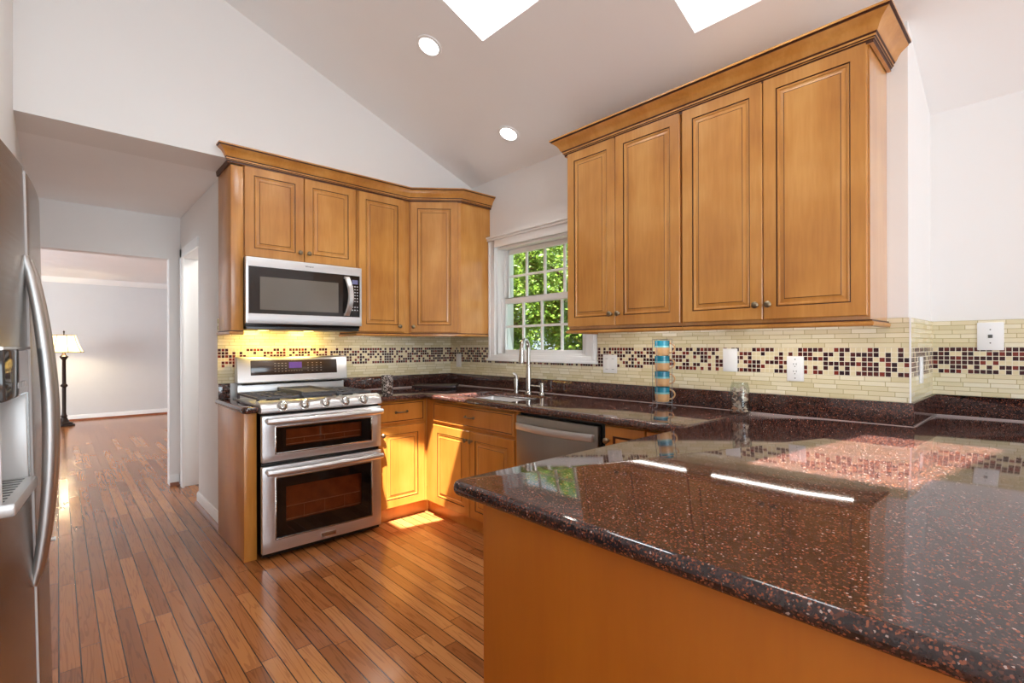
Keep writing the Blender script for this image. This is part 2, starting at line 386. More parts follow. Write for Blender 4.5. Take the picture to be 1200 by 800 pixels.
# ---------------------------------------------------------------- room shell
st(MB().prism([(-4, -4.2), (XR+0.12, -4.2), (XR+0.12, 0.6), (XW+0.18, 0.6), (XW+0.18, 11.5), (-4, 11.5)], -0.12, 0), 'floor', FLOOR, 'glossy reddish oak strip floor running through kitchen, hall and far room', smooth=0)
# sloped ceiling with two roof-light holes and an added one imitating bounced sunlight
SKY = [(0.80, 1.82, 1.70, 2.23), (0.80, 1.82, -0.80, -0.27), (1.62, 2.352, 0.70, 1.207)]  # last entry: added well standing in for sunlight reflected off the counter
SKYH = [0.30, 0.30, 1.30]
xs = [-0.9, 0.80, 1.62, 1.82, 2.352, XW, XR + 0.1]; ys = [-4.1, -0.80, -0.27, 0.70, 1.207, 1.70, 2.23, YS + 0.01]
def keep(x, y): return not any(a < x < b and c < y < d for a, b, c, d in SKY)
st(cells(MB(), xs, ys, keep, 0, 0.1, zf=lambda x, y: zc(x)), 'ceiling', CEIL, 'white sloped kitchen ceiling with skylight openings', smooth=0)
# range wall with the soffit above the cabinets
mb = MB(); mb.box(0.838, XW + 0.2, YW, YW + 0.83, 0, ZS)
st(mb, 'wall_back', WALL, 'white wall behind the range, ending at the hall', smooth=0)
mb = MB()
for (y0, y1) in ((YS, YS + 0.33),):
    a = [(-0.9, ZS), (XW + 0.2, ZS), (XW + 0.2, zc(XW + 0.2) + 0.02), (-0.9, zc(-0.9) + 0.02)]
    mb.poly([(x, y0, z) for x, z in a]); mb.poly([(x, y1, z) for x, z in a][::-1])
    for k in range(4):
        p, q = a[k], a[(k+1) % 4]; mb.quad((p[0], y0, p[1]), (p[0], y1, p[1]), (q[0], y1, q[1]), (q[0], y0, q[1]))
st(mb, 'wall_upper', WALL, 'tall white wall rising above the hall opening and the range cabinets', smooth=0)
# window wall: built as cells in (y, z) then turned upright
def wall_x(x0, x1, ysl, zsl, keepf, name, label, mat=WALL, uvf=None):
    mb = MB(); cells(mb, ysl, zsl, keepf, x0, x1)
    mb.v = [Vector((p.z, p.x, p.y)) for p in mb.v]
    return st(mb, name, mat, label, smooth=0, uvf=uvf)
WO = (2.20, 3.18, 1.195, 2.095)        # window opening y0 y1 z0 z1
wall_x(XW, XW + 0.18, [0.425, WO[0], WO[1], YW + 0.1], [0, WO[2], WO[3], zc(XW) + 0.01], lambda y, z: not (WO[0] < y < WO[1] and WO[2] < z < WO[3]), 'wall_right', 'white wall with the sink window')
st(MB().box(XW + 0.18, XR + 0.12, 0.425, 0.60, 0, zc(XW) - 0.005), 'wall_return', WALL, 'narrow white return where the sink wall steps back', smooth=0)
st(MB().box(XR, XR + 0.12, -4.1, 0.425, 0, zc(XR) + 0.02), 'wall_recess', WALL, 'white set-back wall at the right above the peninsula', smooth=0)
# left side: fridge alcove, hall
st(MB().box(-0.283, -0.163, 2.53, 5.45, 0, zc(-0.2)), 'wall_left', WALL, 'white wall beyond the refrigerator along the hall', smooth=0)
st(MB().box(-0.9, -0.284, 2.53, 2.65, 0, zc(-0.6)), 'wall_alcove', WALL, 'white return beside the refrigerator', smooth=0)
st(MB().box(-1.02, -0.9, -4.1, 2.65, 0, zc(-0.9) + 0.1), 'wall_west', WALL, 'white wall behind the refrigerator', smooth=0)
# back of the room behind the camera, with an opening added for the fill light
wm = MB(); cells(wm, [-1.02, -0.78, 1.4, XR + 0.12], [0, 0.12, 2.4, 2.6], lambda x, z: not (-0.78 < x < 1.4 and 0.12 < z < 2.4), -4.2, -4.1)
wm.v = [Vector((p.x, p.z, p.y)) for p in wm.v]
wm.poly([(-1.02, -4.15, 2.6), (XR + 0.12, -4.15, 2.6), (XR + 0.12, -4.15, zc(XR)), (-1.02, -4.15, zc(-1.02))])
st(wm, 'wall_rear', WALL, 'unseen white wall with an added light opening opposite the range', smooth=0)
# hall ceiling, end wall with opening
st(MB().box(-0.283, 2.0, YS + 0.33, 5.57, ZS, ZS + 0.1), 'ceiling_hall', CEIL, 'flat white hall ceiling behind the soffit', smooth=0)
mb = MB(); cells(mb, [-4.0, -0.16, 0.75, 2.9], [0, 2.07, ZS], lambda x, z: not (-0.16 < x < 0.75 and z < 2.07), 5.45, 5.57)
mb.v = [Vector((p.x, p.z, p.y)) for p in mb.v]
st(mb, 'wall_hall', WALL, 'white wall at the hall end with an open doorway', smooth=0)
# doorway in the hall's right wall: far jamb, casing, header
st(MB().box(0.838, 0.96, 4.672, 5.45, 2.07, ZS), 'wall_hall_side', WALL, 'white wall over the side doorway of the hall', smooth=0)
st(MB().box(0.838, 0.96, 5.33, 5.45, 0, 2.07), 'wall_hall_stub', WALL, 'short white wall between side doorway and hall end', smooth=0)
st(MB().box(1.9, 2.0, 4.672, 5.45, 0, ZS), 'wall_side_room', WALL, 'white wall inside the side room', smooth=0)
mb = MB(); mb.box(0.818, 0.838, 5.27, 5.36, 0, 2.15); mb.box(0.818, 0.838, 4.62, 5.36, 2.07, 2.15); mb.box(0.822, 0.96, 5.325, 5.335, 0, 2.07)
st(mb, 'trim_1', TRIM, 'white casing around the side doorway in the hall', smooth=0, bevel=0.004)
# far room
st(MB().box(-4, 2.8, 11.4, 11.5, 0, ZS), 'wall_far', plain('far_wall_paint', (216, 217, 218), 0.6, var=0.01), 'pale grey far wall behind the floor lamp', smooth=0)
st(MB().box(-4.1, -4, 5.57, 11.5, 0, ZS), 'wall_far_left', WALL, 'white side wall of the far room', smooth=0)
st(MB().box(2.8, 2.9, 5.57, 11.5, 0, ZS), 'wall_far_right', WALL, 'white right wall of the far room', smooth=0)
st(MB().box(-4, 2.8, 5.571, 11.5, ZS, ZS + 0.1), 'ceiling_far', CEIL, 'flat white ceiling of the far room', smooth=0)
BASEP = [(0, 0), (0.014, 0), (0.014, 0.085), (0.006, 0.10), (0, 0.10)]
def base(path, name, label):
    mb = MB().sweep(path, BASEP, 0); return st(mb, name, TRIM, label, smooth=30)
def shoe(path, name, label):
    mb = MB().sweep(path, [(0.012, 0), (0.034, 0), (0.031, 0.014), (0.022, 0.026), (0.012, 0.030)], 0); return st(mb, name, MAPLE_SHOE, label, smooth=30)
MAPLE_SHOE = wood('shoe_wood', (120, 62, 32), (136, 74, 40), (150, 84, 48))
base([(2.8, 11.4), (-4, 11.4)][::-1], 'baseboard_far', 'white baseboard along the far wall')
shoe([(-4, 11.4), (2.8, 11.4)], 'trim_2', 'brown shoe strip along the far wall')
base([(0.838, 4.67), (0.838, YW)], 'baseboard_hall', 'white baseboard of the wall between hall and range')
shoe([(0.838, 4.67), (0.838, YW)], 'trim_3', 'brown shoe strip between hall floor and range wall')
base([(0.75, 5.45), (0.818, 5.45)], 'baseboard_stub', 'white baseboard beside the hall doorway')
shoe([(0.75, 5.45), (0.818, 5.45)], 'trim_4', 'brown shoe strip beside the hall doorway')
base([(-0.163, 2.6), (-0.163, 5.45)], 'baseboard_left', 'white baseboard past the refrigerator')
st(MB().sweep([(-4, 11.4), (2.8, 11.4)], [(0, ZS), (0, ZS-0.09), (0.012, ZS-0.09), (0.06, ZS-0.03), (0.07, ZS)], 0), 'trim_5', TRIM, 'white crown moulding on the far wall', smooth=30)
# tiled splash
TUVX = lambda p: (p.y + 0.004, p.z); TUVY = lambda p: (p.x, p.z)
o = wall_x(XW - 0.008, XW, [0.417, 2.11, 3.27, YW], [1.016, 1.14, 1.387], lambda y, z: not (2.11 < y < 3.27 and z > 1.14), 'trim_6', 'cream glass tile splash with mosaic band on the sink wall', TILE, TUVX)
st(MB().box(0.80, XW - 0.008, YW - 0.008, YW, 1.016, 1.46), 'trim_7', TILE, 'cream glass tile splash with mosaic band behind the range', smooth=0, uvf=TUVY)
st(MB().box(XW, XR, 0.417, 0.425, 1.016, 1.387), 'trim_8', TILE, 'glass tile on the narrow wall return', smooth=0, uvf=TUVY)
st(MB().box(XW - 0.0095, XW - 0.003, 0.4152, 0.4215, 1.016, 1.387), 'trim_10', TRIM, 'white edge strip at the outer tiled corner', smooth=0)
st(MB().box(XR - 0.008, XR, -2.0, 0.417, 1.016, 1.387), 'trim_9', TILE, 'cream glass tile splash with mosaic band on the set-back wall', smooth=0, uvf=TUVX)

# ---------------------------------------------------------------- sink window
WN = tag(MB().build('window_1', TRIM), 'white double-hung window with grid panes over the sink', 'window', kind='structure')
mb = MB(); cw = 0.075
y0, y1, z0, z1 = 2.117, 3.262, 1.142, 2.16
mb.box(XW-0.022, XW, y0, WO[0], z0, z1); mb.box(XW-0.022, XW, WO[1], y1, z0, z1); mb.box(XW-0.022, XW, WO[0], WO[1], WO[3], z1); mb.box(XW-0.0245, XW, y0, y1, z0, WO[2])
mb.box(XW-0.034, XW, y0-0.012, y1+0.012, z0, z0+0.018)
mb.box(XW-0.030, XW-0.02, y0+0.01, y0+0.03, z0+0.03, z1-0.012); mb.box(XW-0.030, XW-0.02, y1-0.03, y1-0.01, z0+0.03, z1-0.012)
mb.box(XW-0.034, XW, y0-0.008, y1+0.008, z1-0.002, z1+0.016); mb.box(XW-0.045, XW, y0-0.016, y1+0.016, z1+0.016, z1+0.032)
mb.build('casing', TRIM, WN, bevel=0.003)
mb = MB(); t = 0.02
mb.box(XW, XW+0.18, WO[0], WO[0]+t, WO[2], WO[3]); mb.box(XW, XW+0.18, WO[1]-t, WO[1], WO[2], WO[3]); mb.box(XW, XW+0.18, WO[0]+t, WO[1]-t, WO[3]-t, WO[3]); mb.box(XW, XW+0.18, WO[0]+t, WO[1]-t, WO[2], WO[2]+t*0.6)
mb.build('jamb', TRIM, WN, bevel=0.002)
def sash(xa, xb, ya, yb, za, zb, sw, bot, top, nm):
    mb = MB(); mb.box(xa, xb, ya, ya+sw, za, zb); mb.box(xa, xb, yb-sw, yb, za, zb); mb.box(xa, xb, ya+sw, yb-sw, za, za+bot); mb.box(xa, xb, ya+sw, yb-sw, zb-top, zb)
    s_ = mb.build(nm, TRIM, WN, bevel=0.003)
    g = MB(); xm = (xa+xb)/2; g0, g1, h0, h1 = ya+sw, yb-sw, za+bot, zb-top
    for k in range(1, 4): yy = g0+(g1-g0)*k/4; g.box(xm-0.008, xm+0.008, yy-0.009, yy+0.009, h0, h1)
    zz = (h0+h1)/2; g.box(xm-0.0075, xm+0.0075, g0, g1, zz-0.009, zz+0.009)
    g.build('grille', TRIM, s_, smooth=0)
    MB().box(xm+0.0085, xm+0.0115, g0-0.005, g1+0.005, h0-0.005, h1+0.005).build('pane', PANE, s_, smooth=0)
sash(XW+0.035, XW+0.065, 2.22, 3.16, 1.207, 1.665, 0.055, 0.03, 0.045, 'lower_sash')
sash(XW+0.070, XW+0.100, 2.22, 3.16, 1.62, 2.075, 0.060, 0.045, 0.04, 'upper_sash')

# ---------------------------------------------------------------- skylights, plus the added bounce-light well
for k, (a, b, c, d) in enumerate(SKY):
    H = SKYH[k]; r = tag(MB().build('window_%d' % (k+2), TRIM), ['skylight well in the sloped ceiling above the range side', 'skylight well in the sloped ceiling over the rear of the kitchen', 'added deep well imitating bounced sunlight above the four-door cabinet run'][k], 'skylight', kind='structure')
    mb = MB(); t = 0.012
    def q(x0, x1, yy0, yy1):
        zz = lambda x: zc(x)
        mb.v_start = len(mb.v)
        P = [(x0,yy0),(x1,yy0),(x1,yy1),(x0,yy1)]; i = len(mb.v)
        mb.v += [Vector((x, y, zc(x)+0.1)) for x, y in P] + [Vector((x, y, zc(x)+H)) for x, y in P]
        for f in ((0,3,2,1),(4,5,6,7),(0,1,5,4),(1,2,6,5),(2,3,7,6),(3,0,4,7)): mb.f.append(tuple(i+j for j in f)); mb.m.append(0)
    q(a-t, a, c-t, d+t); q(b, b+t, c-t, d+t); q(a, b, c-t, c); q(a, b, d, d+t)
    mb.build('shaft', CEIL, r, smooth=0)
    mb = MB(); f = 0.025
    for (x0, x1, yy0, yy1) in ((a, a+f, c, d), (b-f, b, c, d), (a+f, b-f, c, c+f), (a+f, b-f, d-f, d)):
        P = [(x0,yy0),(x1,yy0),(x1,yy1),(x0,yy1)]; i = len(mb.v)
        mb.v += [Vector((x, y, zc(x)+H-0.04)) for x, y in P] + [Vector((x, y, zc(x)+H)) for x, y in P]
        for g in ((0,3,2,1),(4,5,6,7),(0,1,5,4),(1,2,6,5),(2,3,7,6),(3,0,4,7)): mb.f.append(tuple(i+j for j in g)); mb.m.append(0)
    mb.build('skylight_frame', TRIM, r, smooth=0)
    mb = MB(); mb.quad((a+f, c+f, zc(a+f)+H-0.02), (b-f, c+f, zc(b-f)+H-0.02), (b-f, d-f, zc(b-f)+H-0.02), (a+f, d-f, zc(a+f)+H-0.02))
    mb.build('pane', PANE, r, smooth=0)
    area('skylight_or_added_well_light', ((a+b)/2 , (c+d)/2, zc((a+b)/2)+H-0.05), (-0.39*0.93, 0, -0.93), (b-a)*1.02, 0.45, 28 if k < 2 else 17, (0.86, 0.94, 1.0))  # sky light in each skylight; the last lamp fills the added well

# ---------------------------------------------------------------- cabinets
DOORR = [(0.0, -0.020, 0), (0.0, -0.003, 0), (0.003, 0.0, 0), (0.056, 0.0, 0), (0.0572, -0.004, 1), (0.0602, -0.004, 1), (0.063, -0.0015, 0), (0.069, -0.003, 0), (0.071, -0.006, 0), (0.074, -0.006, 0), (0.089, -0.001, 0), (0.0900, -0.0018, 1), (0.0918, -0.0005, 1), (0.094, -0.0005, 0)]
DRAWR = [(0.0, -0.020, 0), (0.0, -0.006, 0), (0.006, 0.0, 0), (0.012, 0.0, 0), (0.014, -0.002, 1), (0.017, -0.002, 1), (0.020, 0.0, 0), (0.024, 0.0, 0)]
Z = (0, 0, 1)
def knob(parent, p, n, mat=None):
    p = Vector(p); n = Vector(n)
    return MB().lathe(p, [(0.009, 0), (0.009, 0.003), (0.0055, 0.005), (0.005, 0.012), (0.010, 0.016), (0.0150, 0.020), (0.0160, 0.025), (0.012, 0.030), (0.004, 0.032)], 16, axis=tuple(n)).build('knob', KNOB, parent)
def pull(parent, p, u, n):
    p, u, n = Vector(p), Vector(u), Vector(n); mb = MB()
    pts = [p - u*0.045, p - u*0.04 + n*0.018, p - u*0.025 + n*0.024, p + u*0.025 + n*0.024, p + u*0.04 + n*0.018, p + u*0.045]
    mb.tube(pts, 0.005, 8)
    for s in (-1, 1): mb.lathe(p + u*0.045*s, [(0.011, 0), (0.009, 0.004)], 12, axis=tuple(n))
    return mb.build('pull', KNOB, parent)
def door(parent, o, u, n, w, h, mat=None, rings=None, name='door'):
    return MB().panel(o, u, Z, n, w, h, rings or DOORR).build(name, [mat or MAPLE, GLAZE], parent, smooth=25)
RAILP = [(0.0, 1.372), (0.008, 1.372), (0.008, 1.366), (0.014, 1.362), (0.014, 1.352), (0.008, 1.346), (0.0, 1.346), (-0.015, 1.346), (-0.015, 1.372)]
RAILM = [0, 1, 0, 0, 0, 1, 0, 0]
XA = Vector((1, 0, 0)); YA = Vector((0, 1, 0)); MX = -XA; MY = -YA
FR = 3.525   # frame face of range-wall cabinets
# range wall: end filler column
t = thing('cabinet_end_panel', 'tall narrow maple end panel left of the microwave', 'cabinet panel', (0.844, 3.68, 1.372))
MB().box(0.808, 0.879, FR-0.012, YW, 1.372, 2.424).build('side_panel', [MAPLE, GLAZE], t, bevel=0.002)
MB().sweep([(0.808, YW-0.01), (0.808, FR-0.012), (0.879, FR-0.012)], RAILP, RAILM).build('light_rail', [MAPLE, GLAZE], t)
MB().sweep([(0.809, YW-0.005), (0.809, YS-0.001)], [(0, 2.4245), (0.012, 2.4245), (0.016, 2.455), (0, 2.456)], [1, 1, 1]).build('top_trim', [GLAZE, GLAZE], t)
# over-microwave cabinet
t = thing('wall_cabinet', 'two-door honey maple wall cabinet directly above the microwave', 'cabinet', (1.265, 3.68, 1.845), 'maple wall cabinets')
MB().box(0.880, 1.650, FR, YW, 1.845, 2.44).build('body', [MAPLE, GLAZE], t, smooth=0)
d = door(t, (0.886, 3.505, 1.852), XA, MY, 0.373, 0.585); knob(d, (1.229, 3.505, 1.912), MY)
d = door(t, (1.264, 3.505, 1.852), XA, MY, 0.373, 0.585); knob(d, (1.289, 3.505, 1.912), MY)
# tall cabinet
t = thing('wall_cabinet', 'single-door maple wall cabinet between microwave and corner cabinet', 'cabinet', (1.87, 3.68, 1.372), 'maple wall cabinets')
MB().box(1.655, 2.100, FR, YW, 1.372, 2.44).build('body', [MAPLE, GLAZE], t, smooth=0)
d = door(t, (1.662, 3.505, 1.380), XA, MY, 0.384, 1.056); knob(d, (1.996, 3.505, 1.425), MY)
MB().sweep([(1.655, YW-0.02), (1.655, FR), (2.098, FR)], RAILP, RAILM).build('light_rail', [MAPLE, GLAZE], t)
# diagonal corner cabinet
t = thing('wall_cabinet', 'diagonal maple corner wall cabinet beside the sink window', 'cabinet', (2.45, 3.55, 1.372), 'maple wall cabinets')
P0, P1 = Vector((2.102, FR, 0)), Vector((2.425, 3.262, 0))
MB().prism([(2.102, YW), (2.102, FR), (2.425, 3.262), (XW, 3.262), (XW, YW)], 1.372, 2.44).build('body', [MAPLE, GLAZE], t, smooth=0)
du = (P1-P0).normalized(); dn = Vector((du.y, -du.x, 0)); dl = (P1-P0).length
d = door(t, P0 + du*0.012 + dn*0.020 + Vector((0, 0, 1.380)), du, dn, dl-0.036, 1.056); knob(d, P0 + du*0.038 + dn*0.020 + Vector((0,0,1.425)), dn)
MB().sweep([(2.102, FR), (2.425, 3.262), (XW-0.001, 3.262)], RAILP, RAILM).build('light_rail', [MAPLE, GLAZE], t)
# crown on the range wall
def crownp(zb, zt, pr):
    h = zt-zb; f = lambda a, b: (a*pr, zb+b*h)
    return [f(0, 0), f(.16, 0), f(.16, .10), f(.22, .13), f(.22, .16), f(.28, .19), f(.28, .27), f(.34, .30), f(.34, .33), f(.40, .38), f(.46, .50), f(.58, .64), f(.76, .76), f(.90, .84), f(.90, .88), f(1, .91), f(1, 1), f(0, 1)]
CRM = [0, 1, 1, 0, 1, 0, 1, 1, 0, 0, 0, 0, 0, 1, 1, 0, 0]
mb = MB(); mb.sweep([(0.800, YS-0.0005), (0.800, YS-0.003), (2.098, YS-0.003), (2.425, 3.255), (XW-0.001, 3.255)], crownp(2.432, 2.530, 0.072), CRM)
tag(mb.build('crown_molding', [MAPLE, GLAZE], smooth=30), 'maple crown molding over the range-wall cabinets and corner cabinet', 'molding')
# window wall cabinets
for k, (ya, yb, lab) in enumerate(((1.318, 2.108, 'two-door maple wall cabinet next to the window'), (0.500, 1.316, 'two-door maple wall cabinet at the right end of the sink wall'))):
    t = thing('wall_cabinet', lab, 'cabinet', (2.58, (ya+yb)/2, 1.372), 'maple wall cabinets')
    MB().box(2.432, XW - 0.0005, ya, yb, 1.372, 2.505).build('body', [MAPLE_SIDE, GLAZE], t, smooth=0)
    ym = (ya+yb)/2; ym += -0.0 if k else 0.022
    for (p, q, kn) in ((yb-0.006, ym+0.002, ym+0.028), (ym-0.002, ya+0.006, ym-0.028)):
        d = door(t, (2.410, p, 1.388), MY, MX, p-q, 1.105); knob(d, (2.410, kn, 1.455), MX)
    path = [(XW-0.02, 2.108), (2.432, 2.108), (2.432, 1.318)] if k == 0 else [(2.432, 1.316), (2.432, 0.500), (XW-0.01, 0.500)]
    MB().sweep(path, RAILP, RAILM).build('light_rail', [MAPLE, GLAZE], t)
mb = MB(); mb.sweep([(XW-0.001, 2.110), (2.424, 2.110), (2.424, 0.497), (XW-0.001, 0.497)], crownp(2.482, 2.590, 0.085), CRM)
tag(mb.build('crown_molding', [MAPLE, GLAZE], smooth=30), 'maple crown molding over the four-door run at the right of the window', 'molding')
STRIP = emit('strip_light_lens', (1.0, 0.97, 0.9), 26)
for (a, b, lab) in ((1.36, 1.96, 'slim white light bar under the wall cabinet beside the window'), (0.576, 1.21, 'slim white light bar under the right-end wall cabinet')):
    t = thing('under_cabinet_light', lab, 'light bar', (2.475, (a+b)/2, 1.372), 'light bars under the wall cabinets')
    MB().box(2.455, 2.495, a-0.01, b+0.01, 1.356, 1.3715).build('housing', PLASTIC, t, bevel=0.002)
    MB().box(2.463, 2.487, a, b, 1.3515, 1.3555).build('lens', STRIP, t, smooth=0)
t = thing('under_cabinet_light', 'slim white light bar under the single-door wall cabinet', 'light bar', (1.88, 3.68, 1.372), 'light bars under the wall cabinets')
MB().box(1.70, 2.05, 3.56, 3.60, 1.356, 1.3715).build('housing', PLASTIC, t, bevel=0.002)
MB().box(1.71, 2.04, 3.568, 3.592, 1.3515, 1.3555).build('lens', STRIP, t, smooth=0)

# base cabinets
t = thing('base_end_panel', 'narrow orange maple base end panel left of the range', 'cabinet panel', (0.84, 3.5, 0))
MB().box(0.802, 0.872, 3.205, YW-0.001, 0, 0.874).build('side_panel', MAPLE_LOW, t, bevel=0.002)
t = thing('base_cabinet', 'maple base cabinet with one drawer and door right of the range', 'cabinet', (1.86, 3.5, 0), 'maple base cabinets')
MB().box(1.652, 2.07, 3.225, YW-0.001, 0.10, 0.874).box(1.652, 2.119, 3.272, 3.29, 0, 0.10).build('body', MAPLE_LOW, t, smooth=0)
d = door(t, (1.664, 3.205, 0.108), XA, MY, 0.376, 0.582, MAPLE_LOW); knob(d, (1.690, 3.205, 0.635), MY)
d = MB().panel((1.664, 3.205, 0.712), XA, Z, MY, 0.376, 0.155, DRAWR).build('drawer', [MAPLE_LOW, GLAZE], t, smooth=25); pull(d, (1.845, 3.205, 0.79), XA, MY)
XF = 2.070
t = thing('sink_base_cabinet', 'maple sink base cabinet with two doors under the window', 'cabinet', (2.4, 2.66, 0), 'maple base cabinets')
MB().box(XF, 2.70, 2.205, 3.223, 0.10, 0.70).box(XF, XF+0.02, 2.205, 3.223, 0.70, 0.874).box(2.119, 2.135, 2.205, 3.272, 0, 0.10).build('body', MAPLE_LOW, t, smooth=0)
d = door(t, (2.050, 3.108, 0.108), MY, MX, 0.438, 0.582, MAPLE_LOW); knob(d, (2.050, 2.698, 0.628), MX)
d = door(t, (2.050, 2.664, 0.108), MY, MX, 0.438, 0.582, MAPLE_LOW); knob(d, (2.050, 2.640, 0.628), MX)
d = MB().panel((2.050, 3.108, 0.712), MY, Z, MX, 0.882, 0.145, DRAWR).build('drawer_front', [MAPLE_LOW, GLAZE], t, smooth=25); pull(d, (2.050, 2.665, 0.785), YA, MX)
t = thing('base_cabinet', 'maple base cabinet with a knobbed door right of the dishwasher', 'cabinet', (2.4, 1.3, 0), 'maple base cabinets')
MB().box(XF, 2.70, 1.00, 1.548, 0.10, 0.874).box(2.119, 2.135, 1.0, 1.575, 0, 0.10).build('body', MAPLE_LOW, t, smooth=0)
d = door(t, (2.050, 1.540, 0.108), MY, MX, 0.232, 0.755, MAPLE_LOW, [(0.0,-0.02,0),(0,-0.003,0),(0.003,0,0),(0.048,0,0),(0.050,-0.004,1),(0.053,-0.004,1),(0.060,-0.006,1),(0.074,-0.001,0),(0.076,-0.001,0)]); knob(d, (2.050, 1.520, 0.79), MX)
d = door(t, (2.050, 1.300, 0.108), MY, MX, 0.232, 0.755, MAPLE_LOW, [(0.0,-0.02,0),(0,-0.003,0),(0.003,0,0),(0.048,0,0),(0.050,-0.004,1),(0.053,-0.004,1),(0.060,-0.006,1),(0.074,-0.001,0),(0.076,-0.001,0)])
# peninsula cabinet
t = thing('peninsula_cabinet', 'long maple peninsula cabinet with a plain orange end panel', 'cabinet', (1.5, 0.4, 0))
MB().box(0.82, 2.06, -0.30, 0.975, 0.10, 0.874).box(0.82, 2.06, -0.30, 0.91, 0, 0.10).build('body', MAPLE_LOW, t, smooth=0)
MB().box(0.795, 0.82, -0.31, 0.978, 0, 0.8745).build('end_panel', PANEL, t, bevel=0.0015)
for k, x in enumerate((0.83, 1.245, 1.66)):
    w_ = 0.405 if k < 2 else 0.36
    door(t, (x + w_, 0.995, 0.108), MX, YA, w_, 0.57, MAPLE_LOW)
    d = MB().panel((x + w_, 0.995, 0.70), MX, Z, YA, w_, 0.165, DRAWR).build('drawer', [MAPLE_LOW, GLAZE], t, smooth=25)

# ---------------------------------------------------------------- countertops
def counter(name, label, xs, ys, keepf, extra=None):
    mb = cells(MB(), xs, ys, keepf, 0.875, 0.914)
    o = mb.build(name, GRANITE, smooth=30)
    me = o.data; bm = bmesh.new(); bm.from_mesh(me); bmesh.ops.remove_doubles(bm, verts=bm.verts, dist=1e-5)
    vert = [e for e in bm.edges if len(e.link_faces) == 2 and abs(e.verts[0].co.z-e.verts[1].co.z) > 0.01 and e.calc_face_angle(0) > 1]
    if extra: 
        ve = [e for e in vert if extra(e.verts[0].co)]
        bmesh.ops.bevel(bm, geom=ve, offset=0.03, segments=6, profile=0.5, affect='EDGES')
    ed = [e for e in bm.edges if len(e.link_faces) == 2 and abs(e.verts[0].co.z-e.verts[1].co.z) < 0.001 and e.calc_face_angle(0) > 1]
    bmesh.ops.bevel(bm, geom=ed, offset=0.0165, segments=5, profile=0.5, affect='EDGES', clamp_overlap=True)
    bm.to_mesh(me); bm.free()
    for p in me.polygons: p.use_smooth = True
    me.set_sharp_from_angle(angle=R(35))
    return tag(o, label, 'countertop')
SH = (2.13, 2.52, 2.34, 2.97)
ct = counter('granite_countertop', 'dark maroon speckled granite countertop with the sink, running into the corner', [1.655, 2.010, SH[0], SH[1], XW-0.001], [1.086, SH[2], SH[3], 3.165, YW-0.001],
        lambda x, y: (x > 2.01 or y > 3.165) and not (SH[0] < x < SH[1] and SH[2] < y < SH[3]))
mb = MB(); mb.box(1.656, XW-0.021, YW-0.022, YW-0.0085, 0.9142, 1.0155); mb.box(XW-0.022, XW-0.0085, 1.087, YW-0.0085, 0.9142, 1.0155)
mb.build('upstand', GRANITE, ct, bevel=0.002)
mb = MB(); mb.box(1.656, XW-0.022, YW-0.0245, YW-0.022, 0.914, 0.9155); mb.box(XW-0.0245, XW-0.022, 1.087, YW-0.0245, 0.914, 0.9155); mb.build('caulk_line', CAULK, ct, smooth=0)
pc = counter('peninsula_countertop', 'wide polished granite peninsula countertop in the foreground', [0.765, XW-0.001, XR-0.001], [-0.34, 0.41, 1.084], lambda x, y: not (x > XW and y > 0.41), lambda c: c.x < 0.8)
mb = MB(); mb.box(XW-0.022, XW-0.0085, 0.404, 1.084, 0.9142, 1.0155); mb.box(XW-0.0085, XR-0.022, 0.404, 0.4165, 0.9142, 1.0155); mb.box(XR-0.022, XR-0.0085, -0.34, 0.404, 0.9142, 1.0155)
mb.build('upstand', GRANITE, pc, bevel=0.002)
mb = MB(); mb.box(XW-0.0245, XW-0.022, 0.4015, 1.084, 0.914, 0.9155); mb.box(XW-0.0245, XR-0.0245, 0.4015, 0.404, 0.914, 0.9155); mb.box(XR-0.0245, XR-0.022, -0.34, 0.404, 0.914, 0.9155)
mb.build('caulk_line', CAULK, pc, smooth=0)
sc_ = counter('granite_countertop', 'small strip of dark granite counter left of the range', [0.785, 0.873], [3.165, YW-0.001], lambda x, y: True, lambda c: c.x < 0.8 and c.y < 3.3)
MB().box(0.802, 0.873, YW-0.022, YW-0.0085, 0.9142, 1.0155).build('upstand', GRANITE, sc_, bevel=0.002)

# ---------------------------------------------------------------- sink, faucet
t = thing('sink', 'stainless steel undermount sink under the window', 'sink', (2.325, 2.655, 0.874))
a, b, c, d = SH
mb = MB(); a2, b2, c2, d2 = a-0.006, b+0.006, c-0.006, d+0.006; zb = 0.72; ii = 0.02
mb.quad((a2,c2,.8745),(b2,c2,.8745),(b2-ii,c2+ii,zb),(a2+ii,c2+ii,zb)); mb.quad((b2,c2,.8745),(b2,d2,.8745),(b2-ii,d2-ii,zb),(b2-ii,c2+ii,zb)); mb.quad((b2,d2,.8745),(a2,d2,.8745),(a2+ii,d2-ii,zb),(b2-ii,d2-ii,zb)); mb.quad((a2,d2,.8745),(a2,c2,.8745),(a2+ii,c2+ii,zb),(a2+ii,d2-ii,zb)); mb.quad((a2+ii,c2+ii,zb),(b2-ii,c2+ii,zb),(b2-ii,d2-ii,zb),(a2+ii,d2-ii,zb))
mb.build('basin', STEEL, t, bevel=0.02, bseg=4)
MB().lathe((2.325, 2.655, zb), [(0.045, 0.0005), (0.045, 0.004), (0.035, 0.005), (0.03, 0.002)], 24).build('drain', CHROME, t)
t = thing('faucet', 'tall satin nickel gooseneck faucet behind the sink', 'faucet', (2.60, 2.655, 0.914))
MB().lathe((2.60, 2.655, 0.914), [(0.028, 0), (0.028, 0.006), (0.022, 0.012), (0.0205, 0.12), (0.0185, 0.20), (0.016, 0.215)], 20).build('body', CHROME, t)
fd_ = Vector((-0.92, -0.38, 0)); f0 = Vector((2.60, 2.655, 0))
